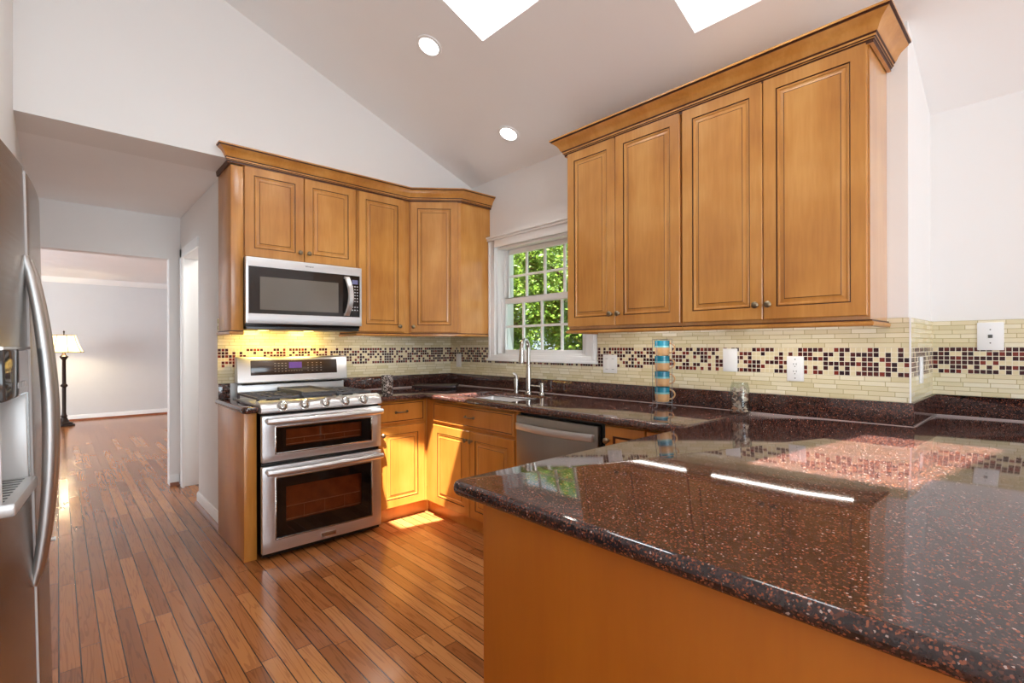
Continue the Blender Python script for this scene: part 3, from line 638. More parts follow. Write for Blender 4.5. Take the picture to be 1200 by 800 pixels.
pts = [f0 + Vector((0, 0, 1.12))] + [f0 + fd_*(0.062 - 0.062*math.cos(q)) + Vector((0, 0, 1.252 + 0.062*math.sin(q))) for q in [math.pi*k/12 for k in range(13)]] + [f0 + fd_*0.126 + Vector((0, 0, 1.22))]
MB().tube(pts, 0.0145, 14).build('spout', CHROME, t)
MB().tube([f0 + fd_*0.126 + Vector((0, 0, 1.235)), f0 + fd_*0.127 + Vector((0, 0, 1.20)), f0 + fd_*0.130 + Vector((0, 0, 1.15)), f0 + fd_*0.131 + Vector((0, 0, 1.138))], [0.0175, 0.0185, 0.0215, 0.019], 14).build('spray_head', CHROME, t)
t = thing('valve_lever', 'small nickel valve post with a horizontal lever, right of the faucet', 'valve lever', (2.60, 2.515, 0.914))
MB().lathe((2.60, 2.515, 0.914), [(0.024, 0), (0.022, 0.008), (0.015, 0.014), (0.014, 0.078), (0.012, 0.082)], 18).build('post', CHROME, t)
MB().tube([(2.60, 2.52, 0.972), (2.598, 2.60, 0.974), (2.597, 2.632, 0.974)], 0.0055, 10).build('lever', CHROME, t)
t = thing('soap_dispenser', 'nickel soap dispenser with a slanted spout, left of the faucet', 'soap dispenser', (2.60, 2.79, 0.914))
MB().lathe((2.60, 2.79, 0.914), [(0.020, 0), (0.0195, 0.03), (0.0205, 0.09), (0.018, 0.105)], 18).build('body', CHROME, t)
MB().tube([(2.602, 2.788, 1.012), (2.596, 2.79, 1.045), (2.575, 2.80, 1.062)], [0.0185, 0.0125, 0.006], 12).build('spout', CHROME, t)

# ---------------------------------------------------------------- dishwasher
t = thing('dishwasher', 'stainless steel dishwasher right of the sink cabinet', 'dishwasher', (2.4, 1.885, 0))
MB().box(2.08, 2.68, 1.58, 2.195, 0.10, 0.868).box(2.075, 2.0765, 1.549, 1.579, 0.10, 0.868).build('tub', BLACK, t, smooth=0)
MB().box(2.046, 2.078, 1.583, 2.197, 0.115, 0.852).build('door', brushed('dishwasher_steel', (150, 144, 136), 0.34, (1.5, 160, 1.5), var=0.02), t, bevel=0.005)
MB().box(2.115, 2.13, 1.58, 2.195, 0, 0.1).build('toe_kick', BLACK, t, smooth=0)
mb = MB(); n = 14; pts = []
for k in range(n+1):
    f = k/n; yy = 2.180 - f*0.575; bow = math.sin(math.pi*f); pts.append(Vector((2.030 - 0.030*bow, yy, 0.790)))
i0 = len(mb.v)
for p in pts:
    for (dx, dz) in ((-0.006, -0.020), (0.006, -0.020), (0.006, 0.020), (-0.006, 0.020)): mb.v.append(p + Vector((dx, 0, dz)))
for k in range(n):
    for j in range(4): l = (j+1) % 4; mb.f.append((i0+k*4+j, i0+k*4+l, i0+(k+1)*4+l, i0+(k+1)*4+j)); mb.m.append(0)
mb.f.append((i0, i0+3, i0+2, i0+1)); mb.m.append(0); mb.f.append(tuple(i0+n*4+j for j in range(4))); mb.m.append(0)
mb.box(2.030, 2.047, 2.160, 2.182, 0.772, 0.808); mb.box(2.030, 2.047, 1.603, 1.625, 0.772, 0.808)
mb.build('handle', STEEL, t, bevel=0.003)

# ---------------------------------------------------------------- range
X0, X1 = 0.880, 1.640
t = thing('range', 'stainless steel double-oven gas range with five knobs', 'range', (1.26, 3.45, 0))
MB().box(X0+0.004, X1-0.004, 3.165, 3.80, 0.02, 0.90).build('body', BLACK, t, smooth=0)
for (x, y) in ((X0+0.05, 3.22), (X1-0.05, 3.22), (X0+0.05, 3.75), (X1-0.05, 3.75)): MB().lathe((x, y, 0), [(0.018, 0), (0.018, 0.021)], 12).build('foot', BLACK, t)
MB().box(X0, X1, 3.205, 3.79, 0.90, 0.918).build('cooktop', STEEL, t, bevel=0.004)
mb = MB(); pr = [(3.150, 0.872), (3.128, 0.876), (3.124, 0.888), (3.140, 0.918), (3.165, 0.936), (3.20, 0.942), (3.245, 0.938), (3.25, 0.90), (3.20, 0.872)]
n = len(pr); mb.poly([(X0-0.004, y, z) for y, z in pr]); mb.poly([(X1+0.004, y, z) for y, z in pr][::-1])
for k in range(n): p, q_ = pr[k], pr[(k+1) % n]; mb.quad((X0-0.004, p[0], p[1]), (X1+0.004, p[0], p[1]), (X1+0.004, q_[0], q_[1]), (X0-0.004, q_[0], q_[1]))
cp = mb.build('control_panel', STEEL, t, smooth=50)
kd = Vector((0, -0.88, 0.47)).normalized()
for x in (0.995, 1.124, 1.254, 1.386, 1.511):
    k_ = MB().lathe((x, 3.134, 0.908), [(0.031, 0), (0.031, 0.005), (0.026, 0.007), (0.024, 0.026), (0.020, 0.029)], 20, axis=tuple(kd)).build('knob', CHROME, cp)
    e = Vector((1, 0, 0)); g = kd.cross(e); MB().obox(Vector((x, 3.134, 0.908)) + kd*0.0255, e, g, kd, -0.006, 0.006, -0.022, 0.022, 0, 0.011).build('grip', CHROME, k_, bevel=0.001)
RACK = plain('oven_rack_wire', (226, 220, 212), 0.35, 0.2)
def oven(z0, z1, wz0, wz1, iz0, iz1, nm):
    o = MB(); YD = 3.127
    # door frame with window hole
    cells(o, [X0, 0.955, 1.570, X1], [z0, wz0, wz1, z1], lambda x, z: not (0.955 < x < 1.570 and wz0 < z < wz1), -0.0, 0.034)
    o.v = [Vector((p.x, YD + 0.034 - p.z, p.y)) for p in o.v]
    dr = o.build(nm, STEEL, t, bevel=0.004)
    r_ = MB(); cells(r_, [0.956, 1.016, 1.502, 1.569], [wz0+0.001, iz0, iz1, wz1-0.001], lambda x, z: not (1.016 < x < 1.502 and iz0 < z < iz1), 0, 0.006)
    r_.v = [Vector((p.x, YD + 0.012 - p.z, p.y)) for p in r_.v]
    wf = r_.build('window_frame', BLACKGLASS, dr, smooth=0)
    f_ = MB()
    for (xa, xb, za, zb_) in ((0.950, 0.958, wz0-0.004, wz1+0.004), (1.567, 1.575, wz0-0.004, wz1+0.004), (0.958, 1.567, wz0-0.004, wz0+0.004), (0.958, 1.567, wz1-0.004, wz1+0.004)): f_.box(xa, xb, YD-0.003, YD+0.004, za, zb_)
    f_.build('window_trim', CHROME, dr, bevel=0.002)
    MB().box(1.0165, 1.5015, YD+0.009, YD+0.0115, iz0+0.0005, iz1-0.0005).build('window_glass', OVENGLASS, dr, smooth=0)
    v = MB(); v.quad((1.0, YD+0.037, iz0-0.01), (1.52, YD+0.037, iz0-0.01), (1.52, YD+0.037, iz1+0.01), (1.0, YD+0.037, iz1+0.01)); v.build('oven_lining', plain('oven_lining', (168, 124, 94), 0.5, var=0.25, scale=14), dr, smooth=0)
    rk = MB(); zr = iz0 + (iz1-iz0)*0.40
    rk.tube([(1.02, YD+0.024, zr), (1.498, YD+0.024, zr)], 0.0022, 6); rk.tube([(1.02, YD+0.024, iz0+0.006), (1.498, YD+0.024, iz0+0.006)], 0.0022, 6)
    for k in range(3): xx = 1.13+k*0.13; rk.tube([(xx, YD+0.028, iz0+0.006), (xx, YD+0.028, zr)], 0.0012, 5)
    rk.build('oven_rack', RACK, dr)
    zh = z1 - 0.028
    h = MB(); pts = [Vector((X0+0.015+ (X1-X0-0.03)*k/16, YD-0.052-0.012*math.sin(math.pi*k/16), zh)) for k in range(17)]
    h.tube(pts, [0.016]+[0.0205]*15+[0.016], 14)
    for xx in (X0+0.03, X1-0.03): h.tube([(xx, YD+0.002, zh), (xx, YD-0.054, zh)], 0.016, 10)
    h.build('handle', STEEL, dr)
    return dr
oven(0.583, 0.858, 0.630, 0.788, 0.668, 0.766, 'upper_oven_door')
ld = oven(0.045, 0.558, 0.120, 0.486, 0.212, 0.422, 'lower_oven_door')
bd = MB().box(1.225, 1.321, 3.123, 3.1275, 0.062, 0.088).build('badge', CHROME, ld, bevel=0.001)
def text(s, size, loc, rot, mat, parent, name, depth=0.0006):
    cu = bpy.data.curves.new(name, 'FONT'); cu.body = s; cu.size = size; cu.extrude = depth; cu.align_x = 'CENTER'; cu.align_y = 'CENTER'
    ob = bpy.data.objects.new(name, cu); C.objects.link(ob); dg = bpy.context.evaluated_depsgraph_get(); me = bpy.data.meshes.new_from_object(ob.evaluated_get(dg))
    bpy.data.objects.remove(ob); me.materials.clear(); me.materials.append(mat); o2 = bpy.data.objects.new(name, me); C.objects.link(o2)
    o2.parent = parent; o2.location = Vector(loc) - origin_of(parent); o2.rotation_euler = rot; return o2
text('KitchenAid', 0.0185, (1.273, 3.1225, 0.0745), (R(90), 0, 0), BLACK, bd, 'badge_lettering')
MB().box(X0+0.006, X1-0.006, 3.15, 3.19, 0.020, 0.044).build('kick_strip', BLACK, t, smooth=0)
# backguard
mb = MB(); pr = [(3.79, 0.918), (3.765, 0.918), (3.765, 1.012), (3.79, 1.012)]
MB().box(0.905, 1.655, 3.765, 3.795, 0.90, 1.005).build('riser', STEEL, t, bevel=0.003)
mb = MB(); pr = [(3.80, 1.020), (3.738, 1.012), (3.722, 1.020), (3.728, 1.04), (3.742, 1.185), (3.755, 1.198), (3.80, 1.198)]; n = len(pr)
mb.poly([(0.893, y, z) for y, z in pr]); mb.poly([(1.668, y, z) for y, z in pr][::-1])
for k in range(n): p, q_ = pr[k], pr[(k+1) % n]; mb.quad((0.893, p[0], p[1]), (1.668, p[0], p[1]), (1.668, q_[0], q_[1]), (0.893, q_[0], q_[1]))
bg_ = mb.build('back_panel', STEEL, t, bevel=0.006, bseg=3)
MB().box(0.93, 1.63, 3.74, 3.79, 1.003, 1.022).build('vent_gap', BLACK, bg_, smooth=0)
o_, u_, v_ = Vector((0.978, 3.7306, 1.068)), XA, Vector((0, 0.014, 0.145)).normalized(); n_ = u_.cross(v_).normalized()
disp = MB().obox(o_, u_, v_, n_, 0, 0.61, 0, 0.105, -0.006, 0.002).build('display_panel', plain('smoked_panel', (58, 46, 40), 0.12, var=0.1), t, bevel=0.003)
MB().obox(o_, u_, v_, n_, 0.255, 0.345, 0.045, 0.088, 0.002, 0.0026).build('clock_display', plain('violet_display', (66, 44, 104), 0.2, emis=s2l((104, 66, 150)), es=0.6, var=0.1, scale=60), disp, smooth=0)
KP = plain('key_print', (150, 140, 130), 0.4)
def keys(parent, spots):
    for (x, z, w2, h2) in spots: MB().obox(o_, u_, v_, n_, x, x+w2, z, z+h2, 0.002, 0.0024).build('key', KP, parent, smooth=0)
sp_ = [(x, 0.022+r_*0.019, 0.011, 0.0035) for r_ in range(4) for x in [0.155+0.024*k for k in range(4)] + [0.385+0.032*k for k in range(4)]]
keys(disp, sp_ + [(0.25+0.018*k, 0.024, 0.009, 0.003) for k in range(6)])
# grates, griddle, burners
def grate(xa, xb, ya, yb, nm='burner_grate'):
    g = MB(); zt = 0.957; r_ = 0.0055
    for x in (xa, xb): g.box(x-r_, x+r_, ya, yb, zt-0.014, zt)
    for k in range(5): yy = ya + (yb-ya)*k/4; g.box(xa, xb, yy-r_, yy+r_, zt-0.013, zt+0.001)
    for k in (1, 2): xx = xa + (xb-xa)*k/3; g.box(xx-r_, xx+r_, ya, yb, zt-0.012, zt)
    for x in (xa, xb):
        for y in (ya+0.01, yb-0.01): g.box(x-0.007, x+0.007, y-0.007, y+0.007, 0.9185, zt-0.010)
    return g.build(nm, IRON, t, bevel=0.0015)
grate(0.895, 1.135, 3.255, 3.71); grate(1.392, 1.625, 3.255, 3.71)
g = MB(); g.box(1.150, 1.378, 3.245, 3.72, 0.952, 0.966); g.box(1.150, 1.160, 3.245, 3.72, 0.966, 0.980); g.box(1.368, 1.378, 3.245, 3.72, 0.966, 0.980); g.box(1.160, 1.368, 3.71, 3.72, 0.966, 0.980); g.box(1.160, 1.368, 3.245, 3.255, 0.966, 0.974); g.box(1.17, 1.36, 3.27, 3.70, 0.9185, 0.952)
g.build('griddle', plain('griddle_iron', (96, 96, 99), 0.42, var=0.08, scale=30), t, bevel=0.002)
for (x, y, r_) in ((1.015, 3.37, 0.05), (1.015, 3.60, 0.04), (1.51, 3.37, 0.045), (1.51, 3.60, 0.04)):
    MB().lathe((x, y, 0.9175), [(r_, 0), (r_, 0.006), (r_*0.8, 0.010), (r_*0.75, 0.017), (r_*0.5, 0.019)], 20).build('burner', BLACK, t)

# ---------------------------------------------------------------- microwave
t = thing('microwave', 'stainless steel over-the-range microwave with a curved vertical handle', 'microwave', (1.265, 3.65, 1.41))
MB().box(0.8805, 1.652, 3.475, 3.83, 1.400, 1.844).build('case', BLACK, t, bevel=0.003)
mb = MB(); mb.box(0.885, 1.645, 3.47, 3.80, 1.380, 1.400); vb = mb.build('vent_base', STEEL_D, t, bevel=0.004)
mb = MB(); cells(mb, [0.878, 0.893, 1.641, 1.655], [1.418, 1.481, 1.784, 1.842], lambda x, z: not (0.893 < x < 1.641 and 1.481 < z < 1.784), 0, 0.03)
mb.v = [Vector((p.x, 3.478 - p.z, p.y)) for p in mb.v]; mb.box(1.574, 1.5755, 3.4472, 3.4478, 1.419, 1.480); mb.box(1.574, 1.5755, 3.4472, 3.4478, 1.785, 1.841)
fr = mb.build('front_frame', STEEL, t, bevel=0.003)
MB().box(0.894, 1.640, 3.452, 3.470, 1.482, 1.783).build('black_glass', plain('microwave_glass', (38, 33, 31), 0.07, var=0.05), t, smooth=0)
MB().box(0.961, 1.480, 3.4505, 3.4522, 1.508, 1.721).build('window_mesh', plain('microwave_window', (112, 106, 98), 0.1, var=0.03), t, smooth=0)
h = MB(); n = 14; i0 = 0
for k in range(n+1):
    f = k/n; zz = 1.490 + 0.28*f; yy = 3.437 - 0.038*math.sin(math.pi*f)**0.8
    for (dx, dy) in ((-0.021, 0.006), (-0.014, -0.004), (0.014, -0.004), (0.021, 0.006)): h.v.append(Vector((1.538 + dx - 0.012*0 + 0.016*math.sin(math.pi*f), yy+dy, zz)))
for k in range(n):
    for j in range(4): l = (j+1) % 4; h.f.append((k*4+j, k*4+l, (k+1)*4+l, (k+1)*4+j)); h.m.append(0)
h.f.append((3, 2, 1, 0)); h.m.append(0); h.f.append(tuple(n*4+j for j in range(4))); h.m.append(0)
h.box(1.520, 1.556, 3.436, 3.4525, 1.490, 1.506); h.box(1.520, 1.556, 3.436, 3.4525, 1.754, 1.770)
h.build('handle', STEEL, t)
ctl = MB().box(1.5755, 1.6395, 3.4506, 3.4525, 1.483, 1.782).build('control_strip', BLACKGLASS, t, smooth=0)
MB().box(1.582, 1.626, 3.4495, 3.4505, 1.722, 1.752).build('display', plain('blue_display', (96, 98, 128), 0.2, emis=s2l((120, 124, 170)), es=0.3, var=0.1, scale=80), ctl, smooth=0)
WK = plain('white_key_print', (196, 192, 188), 0.4)
for r_ in range(9):
    for c_ in range(3):
        if r_ == 6: continue
        x = 1.580 + c_*0.0185; z = 1.700 - r_*0.0215; MB().box(x, x+0.010, 3.4498, 3.4505, z, z+0.008).build('key', WK, ctl, smooth=0)
text('Whirlpool', 0.0135, (1.275, 3.4472, 1.815), (R(90), 0, 0), STEEL_D, fr, 'front_lettering')
HL = emit('hood_lamp_lens', (1.0, 0.70, 0.24), 6)
for x in (1.05, 1.36):
    area('hood_light', (x, 3.70, 1.374), (0, 0.45, -1), 0.10, 0.08, 2.6, (1.0, 0.66, 0.16))
    MB().lathe((x, 3.70, 1.3785), [(0.035, 0), (0.035, 0.002)], 20).build('hood_lamp', HL, t)

# ---------------------------------------------------------------- refrigerator (local axes: x out of the front, y along the width)
t = thing('refrigerator', 'stainless side-by-side refrigerator with dispenser at the left edge', 'refrigerator', (-0.056, 1.955, 0.0), rot=(0, R(-1.05), R(-5.5)))
MB().box(-0.75, -0.070, -0.455, 0.425, 0.02, 1.745).build('cabinet', plain('fridge_case', (96, 96, 98), 0.4, 0.3), t, local=True, bevel=0.006)
for (x, y) in ((-0.12, -0.40), (-0.12, 0.38), (-0.68, -0.40), (-0.68, 0.38)): MB().lathe((x, y, -0.0), [(0.02, 0), (0.02, 0.022)], 10).build('foot', BLACK, t, local=True)
def fdoor(ya, yb, nm, hole=None):
    mb = MB(); n = 12; rnd = 0.03
    ysl = [ya] + [ya + (yb-ya)*k/n for k in range(1, n)] + [yb]
    def fx(y):
        e = min(y-ya, yb-y); b = 0.021*(1-(y/0.44)**2)
        return b - ((0.012 if min(abs(y-ya), abs(y-yb)) == abs(y-(ya if abs(ya) > abs(yb) else yb)) else 0.004)*(1-min(1, e/rnd))**2)
    pts = [(-0.066, ya)] + [(fx(y), y) for y in ysl] + [(-0.066, yb)]
    if not hole:
        mb.prism(pts, 0.06, 1.765)
    else:
        h0, h1, z0, z1 = hole
        mb.prism(pts, 0.06, z0); mb.prism(pts, z1, 1.765)
        mb.prism([p for p in pts if p[1] <= h0+1e-6] + [(fx(h0), h0), (-0.066, h0)], z0, z1)
        mb.prism([(-0.066, h1), (fx(h1), h1)] + [p for p in pts if p[1] >= h1-1e-6], z0, z1)
    return mb.build(nm, STEEL_F, t, local=True, smooth=30), fx
fd, fx1 = fdoor(-0.455, -0.004, 'freezer_door', (-0.345, -0.045, 0.885, 1.265))
rd, fx2 = fdoor(0.004, 0.425, 'fridge_door')
MB().box(-0.064, 0.0212, -0.0035, 0.0035, 0.06, 1.763).build('door_gasket', plain('pale_gasket', (206, 202, 200), 0.5), t, local=True, smooth=0)
MB().box(-0.065, -0.02, -0.44, 0.41, 0.015, 0.055).build('kick_grille', BLACK, t, local=True, smooth=0)
for (yy, par, sg) in ((-0.035, fd, -1), (0.040, rd, 1)):
    h = MB(); n = 20; pts = []; rs = []
    for k in range(n+1):
        f = k/n; zz = 0.605 + 0.915*f; pts.append(Vector((0.018 + 0.043*math.sin(math.pi*f)**0.75, yy, zz))); rs.append(0.011 + 0.005*math.sin(math.pi*f))
    h.tube(pts, rs, 14)
    h.build('handle', HANDLE_STEEL, par, local=True)
HA, HB = -0.345, -0.045
MB().box(-0.060, 0.022, HA+0.001, HB-0.001, 1.142, 1.264).build('dispenser_panel', plain('dispenser_black', (58, 55, 54), 0.08), fd, local=True, bevel=0.006)
mb = MB(); mb.box(-0.0645, -0.055, HA, HB, 0.886, 1.142); mb.box(-0.055, 0.012, HA, HA+0.006, 0.886, 1.142); mb.box(-0.055, 0.0165, HB-0.006, HB, 0.886, 1.142)
mb.build('dispenser_niche', plain('dispenser_grey', (206, 204, 202), 0.35, 0.2), fd, local=True, bevel=0.002)
mb = MB(); mb.box(-0.055, 0.034, HA-0.004, HB+0.004, 0.880, 0.912); mb.build('dispenser_tray', plain('dispenser_tray', (186, 184, 182), 0.3, 0.4), fd, local=True, bevel=0.006)
mb = MB()
for k in range(9): mb.box(-0.05, 0.012, HA+0.02+k*0.031, HA+0.030+k*0.031, 0.9121, 0.9128)
mb.build('tray_slots', BLACK, fd, local=True, smooth=0)
MB().tube([(0.017, HA, 1.266), (0.024, HB, 1.266)], 0.0045, 8).build('dispenser_trim', CHROME, fd, local=True)
mb = MB()
for k in range(7): mb.box(0.0222, 0.0228, -0.20+k*0.018, -0.19+k*0.018, 1.165, 1.179)
mb.build('dispenser_buttons', plain('button_print', (180, 180, 182), 0.4), fd, local=True, smooth=0)
t = thing('door_stop', 'small white-tipped rod door stop near the hall floor beyond the refrigerator', 'door stop', (-0.149, 4.22, 0.07))
MB().tube([(-0.149, 4.22, 0.07), (-0.04, 4.225, 0.07)], 0.006, 8).build('rod', CHROME, t)
MB().tube([(-0.04, 4.225, 0.07), (-0.012, 4.226, 0.07)], 0.012, 10).build('tip', PLASTIC, t)

# ---------------------------------------------------------------- small things on the counters
rng = random.Random(5)
# mug rack and mugs
WIRE = plain('rack_wire', (112, 114, 118), 0.4, 0.7)
MXc, MYc = 2.565, 1.520
t = thing('mug_rack', 'square wire mug rack stacked with four mugs on the sink counter', 'mug rack', (MXc, MYc, 0.914))
w_ = 0.0430; ang = R(42.5)
def rot(x, y): return (MXc + x*math.cos(ang) + y*math.sin(ang), MYc - x*math.sin(ang) + y*math.cos(ang))
mb = MB()
for sx in (-1, 1):
    for sy in (-1, 1):
        p = rot(sx*w_, sy*w_); mb.tube([(*rot(sx*(w_+0.018), sy*(w_+0.012)), 0.9165), (*p, 0.920), (*p, 0.93), (*p, 1.304)], 0.0016, 6)
mb.build('upright', WIRE, t)
for zz in (0.944, 1.304):
    mb = MB(); pp = [(*rot(a*w_, b*w_), zz) for a, b in ((-1,-1),(1,-1),(1,1),(-1,1),(-1,-1))]; 
    for k in range(4): mb.tube([pp[k], pp[k+1]], 0.0014, 6)
    mb.build('crossbar', WIRE, t)
mb = MB(); pp = [(*rot(a, b), 0.9425) for a, b in ((-w_, 0), (w_, 0), (0, -w_), (0, w_))]; mb.tube(pp[:2], 0.002, 6); mb.tube(pp[2:], 0.002, 6); mb.build('shelf_wire', WIRE, t)
TEAL = plain('teal_glaze', (26, 112, 134), 0.18, var=0.15, scale=30); TURQ = plain('turquoise_glaze', (112, 176, 182), 0.2, var=0.12, scale=30); TAN = plain('tan_stoneware', (196, 152, 104), 0.35, var=0.12, scale=40)
hd = Vector((math.cos(ang+R(8)), -math.sin(ang+R(8)), 0))
for k, lab in enumerate(('bottom mug of the four in the wire rack, teal over tan', 'second mug from the bottom in the wire rack, teal over tan', 'second mug from the top in the wire rack, teal over tan', 'topmost mug in the wire rack, teal over tan')):
    z = 0.9452 + k*0.0885
    m_ = thing('mug', lab, 'mug', (MXc, MYc, z), 'striped mugs in the wire rack')
    MB().lathe((MXc, MYc, z), [(0.030, 0), (0.037, 0.003), (0.0405, 0.030), (0.0410, 0.046), (0.0412, 0.056), (0.0412, 0.0855), (0.038, 0.0855), (0.0375, 0.05), (0.034, 0.008), (0.004, 0.006)], 28, mats=[2, 2, 2, 1, 0, 0, 0, 0, 0], capt=True).build('cup', [TEAL, TURQ, TAN], m_)
    c_ = Vector((MXc, MYc, z)); 
    pts = [c_ + hd*(0.038 + 0.032*math.sin(math.pi*j/10)) + Vector((0, 0, 0.015 + 0.055*(1-math.cos(math.pi*j/10))/2)) for j in range(11)]
    MB().tube(pts, 0.0045, 8).build('handle', TAN, m_)
# jar with shells
JX, JY = 2.596, 1.093
t = thing('glass_jar', 'clear glass jar filled with seashells beside the mug rack', 'jar', (JX, JY, 0.914))
MB().lathe((JX, JY, 0.9142), [(0.044, 0), (0.046, 0.004), (0.046, 0.135), (0.042, 0.147), (0.0395, 0.152), (0.0395, 0.163), (0.0375, 0.163), (0.0375, 0.150), (0.0435, 0.134), (0.0435, 0.008), (0.004, 0.007)], 32).build('vessel', JARGLASS, t)
SHC = [plain('shell_cream', (226, 206, 184), 0.4, var=0.15, scale=90), plain('shell_brown', (156, 108, 84), 0.4, var=0.2, scale=90), plain('shell_grey', (186, 166, 152), 0.4, var=0.2, scale=90), plain('shell_dark', (86, 62, 54), 0.45, var=0.2, scale=90)]
def shell_mesh(mt):
    mb = MB(); n, q = 10, 6; i = 0; rows = []
    top = []; 
    for a in range(q+1):
        rr = a/q; row = []
        for k in range(n+1):
            f = R(-75) + R(150)*k/n; x = rr*math.cos(f)*1.05; y = rr*math.sin(f); zz = 0.42*(1-rr*rr)*rr**0.5 + 0.03*rr*(k % 2)
            row.append(len(mb.v)); mb.v.append(Vector((x-0.55, y, zz)))
        rows.append(row)
    for a in range(q):
        for k in range(n): mb.f.append((rows[a][k], rows[a][k+1], rows[a+1][k+1], rows[a+1][k])); mb.m.append(0)
    nt_ = len(mb.v); mb.v += [v - Vector((0, 0, 0.12*(1-v.x*0))) for v in mb.v[:nt_]]
    for f in list(mb.f): mb.f.append(tuple(j+nt_ for j in reversed(f))); mb.m.append(0)
    rim = rows[-1] + [r_[0] for r_ in rows[::-1]][1:]
    for k in range(len(rows[-1])-1): a, b = rows[-1][k], rows[-1][k+1]; mb.f.append((a, b, b+nt_, a+nt_)); mb.m.append(0)
    o = mb.build('seashell', mt, smooth=60); me = o.data; bpy.data.objects.remove(o); return me
SM = [shell_mesh(m_) for m_ in SHC]
for k in range(66):
    layer = k // 6; q_ = rng.random()*6.28; 
    rr = 0.029 if k % 6 else 0.006
    q_ = (k % 6)*1.256 + layer*0.5
    o = bpy.data.objects.new('seashell', SM[rng.choice([0, 0, 1, 1, 2, 2, 3])]); C.objects.link(o)
    o.location = (JX + rr*math.cos(q_), JY + rr*math.sin(q_), 0.931 + layer*0.0113); s_ = rng.uniform(0.0125, 0.016); o.scale = (s_, s_, s_)
    o.rotation_euler = (rng.uniform(-1.2, 1.2), rng.uniform(-1.2, 1.2), rng.uniform(0, 6.28))
    tag(o, 'small seashell inside the clear glass jar on the counter', 'seashell', 'seashells in the glass jar')
# mosaic candle holder
def mosaic():
    mt, nt, b = newmat('silver_mosaic'); tc = N(nt, 'ShaderNodeTexCoord'); v = N(nt, 'ShaderNodeTexVoronoi'); v.inputs['Scale'].default_value = 130; L(nt, tc.outputs['Object'], v.inputs['Vector'])
    r_ = ramp(nt, [(0.0, s2l((60, 52, 48))), (0.35, s2l((120, 110, 104))), (0.7, s2l((208, 202, 196)))], 'CONSTANT'); sp = N(nt, 'ShaderNodeSeparateColor'); L(nt, v.outputs['Color'], sp.inputs[0]); L(nt, sp.outputs[0], r_.inputs[0]); L(nt, r_.outputs[0], b.inputs['Base Color'])
    b.inputs['Roughness'].default_value = 0.2; b.inputs['Metallic'].default_value = 0.3; return mt
o = MB().lathe((1.742, 3.225, 0.9142), [(0.036, 0), (0.038, 0.003), (0.041, 0.146), (0.038, 0.146), (0.035, 0.02), (0.004, 0.018)], 28).build('candle_holder', mosaic())
tag(o, 'silver mosaic glass candle holder on the counter right of the range', 'candle holder')
# dark cutting board in the corner
cb = thing('cutting_board', 'flat dark cutting board lying on the counter in the corner', 'cutting board', (2.36, 3.53, 0.914), rot=(0, 0, R(-43)))
MB().box(-0.18, 0.18, -0.12, 0.12, 0.008, 0.030).build('board', plain('dark_board', (52, 34, 34), 0.25, var=0.15, scale=20), cb, local=True, bevel=0.004)
for (x, y) in ((-0.15, -0.09), (0.15, -0.09), (-0.15, 0.09), (0.15, 0.09)): MB().lathe((x, y, 0.0002), [(0.012, 0), (0.012, 0.008)], 12).build('foot', BLACK, cb, local=True)

# ---------------------------------------------------------------- wall plates
def plate(kind, lab, o, u, n, wd, ht):
    o, u, n = Vector(o), Vector(u), Vector(n)
    t = thing(kind, lab, 'outlet' if 'outlet' in kind else ('light switch' if 'switch' in kind else 'wall plate'), o)
    MB().obox(o, u, Z, n, -wd/2, wd/2, -ht/2, ht/2, 0, 0.006).build('cover', PLASTIC, t, bevel=0.003)
    return t, o, u, n
t, o, u, n = plate('light_switch', 'white double switch plate beside the window', (XW-0.0082, 2.002, 1.146), MY, MX, 0.114, 0.122)
for s in (-0.025, 0.025):
    MB().obox(o, u, Z, n, s-0.016, s+0.016, -0.032, 0.032, 0.006, 0.0085).build('rocker', plain('rocker_white', (248, 248, 247), 0.25, var=0.005), t, bevel=0.001)
    for zz in (-0.036, 0.034): MB().obox(o, u, Z, n, s-0.010, s+0.010, zz, zz+0.002, 0.006, 0.0066).build('slot', SLOT, t, smooth=0)
t, o, u, n = plate('wall_plate', 'plain blank white wall plate between switch and outlet', (XW-0.0082, 1.198, 1.187), MY, MX, 0.080, 0.126)
t, o, u, n = plate('outlet', 'white duplex outlet on the mosaic band right of the blank plate', (XW-0.0082, 0.872, 1.150), MY, MX, 0.078, 0.124)
fc = MB().obox(o, u, Z, n, -0.017, 0.017, -0.034, 0.034, 0.006, 0.0085).build('receptacle', PLASTIC, t, bevel=0.001)
for zz in (-0.018, 0.018):
    for s in (-0.006, 0.006): MB().obox(o, u, Z, n, s-0.0013, s+0.0013, zz+0.001, zz+0.010, 0.0085, 0.0089).build('slot', SLOT, fc, smooth=0)
    MB().obox(o, u, Z, n, -0.002, 0.002, zz-0.009, zz-0.004, 0.0085, 0.0089).build('slot', SLOT, fc, smooth=0)
for zz in (-0.047, 0.047): MB().lathe(o + Vector((0, 0, zz)), [(0.003, 0.006), (0.003, 0.007)], 10, axis=tuple(n)).build('screw', SLOT, t)
t, o, u, n = plate('light_switch', 'white switch plate on the narrow tiled wall return', (2.965, 0.4168, 1.150), XA, MY, 0.075, 0.122)
MB().obox(o, u, Z, n, -0.016, 0.016, -0.032, 0.032, 0.006, 0.0085).build('rocker', PLASTIC, t, bevel=0.001)
t, o, u, n = plate('wall_plate', 'white phone jack plate high on the set-back wall at the right', (XR-0.0082, 0.203, 1.308), MY, MX, 0.094, 0.134)
MB().obox(o, u, Z, n, -0.008, 0.008, -0.008, 0.008, 0.006, 0.009).build('jack', SLOT, t, bevel=0.001)
for zz in (-0.032, 0.032): MB().lathe(o + Vector((0, 0, zz)), [(0.003, 0.006), (0.003, 0.007)], 10, axis=tuple(n)).build('screw', SLOT, t)
